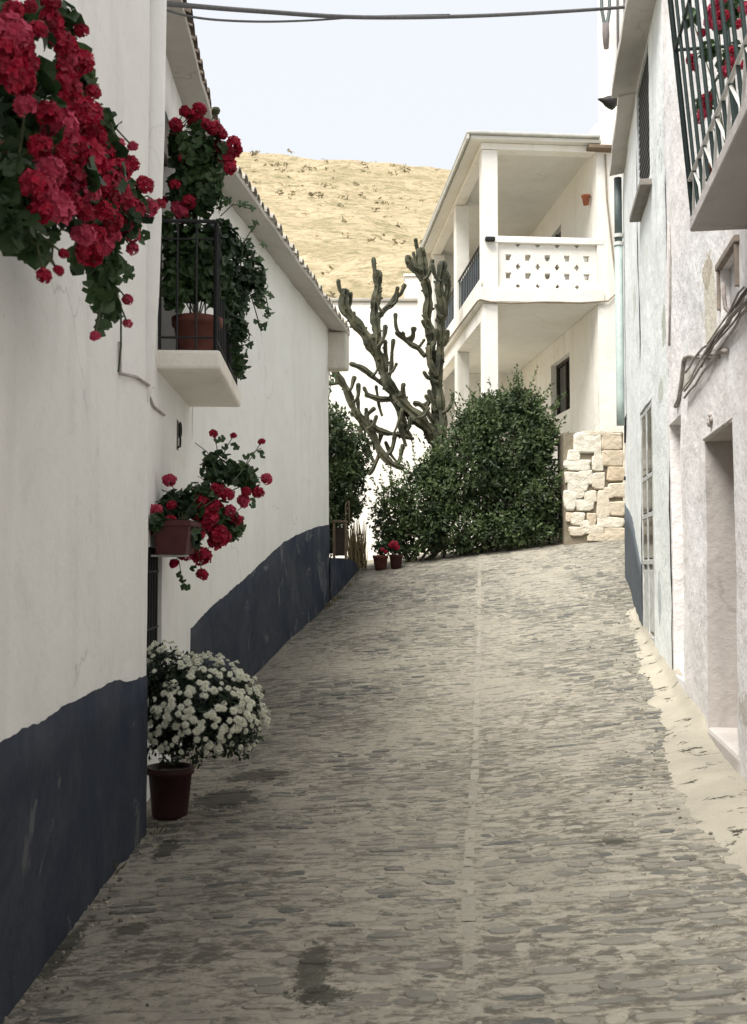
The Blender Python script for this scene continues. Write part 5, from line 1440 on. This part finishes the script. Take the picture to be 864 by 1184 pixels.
for pts, r, Y in arms:
    ctrl = [P(360 + a / 2.7, 280 + b / 2.7, Y + .05 * nz(a * .02, b * .02)) for a, b in pts]
    path = []; n = len(ctrl)
    for i in range(n - 1):
        p0, p1, p2, p3 = ctrl[max(i-1, 0)], ctrl[i], ctrl[i+1], ctrl[min(i+2, n-1)]
        m = max(3, int((p2 - p1).length / .05))
        for k in range(m):
            t = k / m; path.append(.5 * ((2*p1) + (p2-p0)*t + (2*p0-5*p1+4*p2-p3)*t*t + (3*p1-p0-3*p2+p3)*t**3))
    path.append(ctrl[-1])
    path = [p + Vector((.06 * nz(p.z * 2.2, r * 40, 1), .05 * nz(p.z * 2, r * 40, 5), .03 * nz(p.x * 4, r * 30, 2))) for p in path]
    # rounded tip
    tip = (path[-1] - path[-2]).normalized()
    path += [path[-1] + tip * r * .35, path[-1] + tip * r * .5]
    rad = []
    ph = R.random() * 6; L = 0
    for i, p in enumerate(path):
        if i: L += (p - path[i-1]).length
        seg = 1 - .26 * (abs(sin(L * 7.0 + ph + .8 * nz(L * 2, ph))) ** 5); q = r * .66 * seg * (1 + .22 * nz(L * 7, ph) + .12 * nz(L * 23, ph)) * (.72 + .28 * sst(0, .35, L))
        rad.append(q)
    rad[-2] *= .75; rad[-1] *= .25
    mb = MB(); mb.tube(path, rad, 12, rib=.34)
    for i in range(2, len(path) - 3):     # nubs along the ribs
        if R.random() < .55:
            d = rdir(R); tt = (path[i+1] - path[i]).normalized(); d = (d - tt * d.dot(tt)).normalized()
            q0 = path[i] + d * rad[i] * .7; mb.tube([q0, q0 + d * rad[i] * .55 + tt * .02], [rad[i] * .38, rad[i] * .12], 5)
    mb.build('arm', CACT, g11, smooth=False)
mb = MB(); c0 = P(505, 590, 20.3); mb.tube([(c0.x, c0.y, gz(c0.x, c0.y) - .3), P(505, 600, 20.3), P(506, 500, 20.3)], [.16, .15, .13], 12, rib=.25); mb.build('trunk', CACT, g11)

# grit and dry bits lying along the wall feet
R = random.Random(61); mb = MB()
def grit(x, y, r):
    z = gz(x, y) + r * .3; vs = []
    for zz, q in ((-.6, .8), (.5, .75)):
        for k in range(5):
            a = 2 * pi * k / 5 + R.uniform(-.3, .3); vs.append((x + cos(a) * r * q * R.uniform(.7, 1.2), y + sin(a) * r * q * R.uniform(.7, 1.2), z + zz * r * R.uniform(.7, 1.1)))
    mb.add(vs, [(k, (k+1) % 5, 5 + (k+1) % 5, 5 + k) for k in range(5)] + [(5, 6, 7, 8, 9)], R.random())
for i in range(520):
    y = R.uniform(2.9, 17.5); grit(xl(y) + (.0 if y < 6.2 or y > 9.3 else .08) + abs(R.gauss(0, .10)) - .02, y, R.uniform(.004, .016))
for i in range(420):
    y = R.uniform(3.5, 15); grit(xr(y) - .10 + R.gauss(0, .16), y, R.uniform(.004, .016))
for i in range(260):
    y = R.uniform(3, 17); grit(xl(y) + (xr(y) - xl(y)) * R.random(), y, R.uniform(.003, .010))
k_ = NT('loose_grit'); k_.out(k_.mix(k_.attr(), (.07, .065, .05, 1), (.40, .37, .30, 1)), .95)
tag(stuff(mb.build('gravel', k_.m)), 'loose grit scattered along the foot of the walls', 'gravel')
mb = MB()
for c_ in range(34):
    y = R.uniform(15.2, 18.2) if c_ < 22 else R.uniform(3.2, 13); x = xl(y) + R.uniform(.0, .10) + (.1 if 6.2 < y < 9.3 else 0)
    for q in range(9):
        p = Vector((x + R.gauss(0, .03), y + R.gauss(0, .05), gz(x, y) - .01)); leaf_pt(mb, p, (Vector((R.uniform(-.6, .9), R.uniform(-.6, .6), 1))).normalized(), rdir(R), R.uniform(.03, .10), .006, R, R.random())
tag(stuff(mb.build('weeds', leafmat('dry_weed', (.06, .07, .03, 1), (.22, .19, .09, 1), .8, .2))), 'small dry weeds sprouting at the foot of the left walls', 'weeds')

# ------------------------------------------------------------------ light, sky, camera
SUN_EL, SUN_AZ = radians(60), radians(222)      # azimuth clockwise from +Y: behind the camera, a little left
sd = Vector((sin(SUN_AZ) * cos(SUN_EL), cos(SUN_AZ) * cos(SUN_EL), sin(SUN_EL)))
W = bpy.data.worlds.new('World'); S.world = W; W.use_nodes = True
nt = W.node_tree; bg = nt.nodes['Background']
sky = nt.nodes.new('ShaderNodeTexSky'); sky.sky_type = 'NISHITA'; sky.sun_disc = False
sky.sun_elevation = SUN_EL; sky.sun_rotation = SUN_AZ; sky.dust_density = 3.0; sky.air_density = 1.0
mx = nt.nodes.new('ShaderNodeMix'); mx.data_type = 'RGBA'; mx.inputs[0].default_value = .92
mx.inputs[7].default_value = (4.55, 4.68, 4.88, 1)
nt.links.new(sky.outputs[0], mx.inputs[6]); nt.links.new(mx.outputs[2], bg.inputs['Color'])
bg.inputs['Strength'].default_value = 0.10
sun = bpy.data.lights.new('sun', 'SUN'); sun.energy = 3.5; sun.angle = radians(34); sun.color = (1.0, .965, .905)
so = bpy.data.objects.new('sun', sun); C.objects.link(so); so.rotation_euler = sd.to_track_quat('Z', 'Y').to_euler()
cam = bpy.data.cameras.new('camera'); co = bpy.data.objects.new('camera', cam); C.objects.link(co)
cam.sensor_fit = 'VERTICAL'; cam.sensor_height = 36; cam.lens = 36 * 1200 / 1184.0
cam.clip_start = .05; cam.clip_end = 2000
co.location = (0, 0, EYE); co.rotation_euler = (radians(90) + TH, 0, 0)
cam.dof.use_dof = True; cam.dof.focus_distance = 11; cam.dof.aperture_fstop = 7.0
S.camera = co
S.view_settings.view_transform = 'Standard'; S.view_settings.look = 'None'; S.view_settings.gamma = 1
S.view_settings.use_curve_mapping = False; S.view_settings.exposure = 1.07
S.cycles.max_bounces = 8
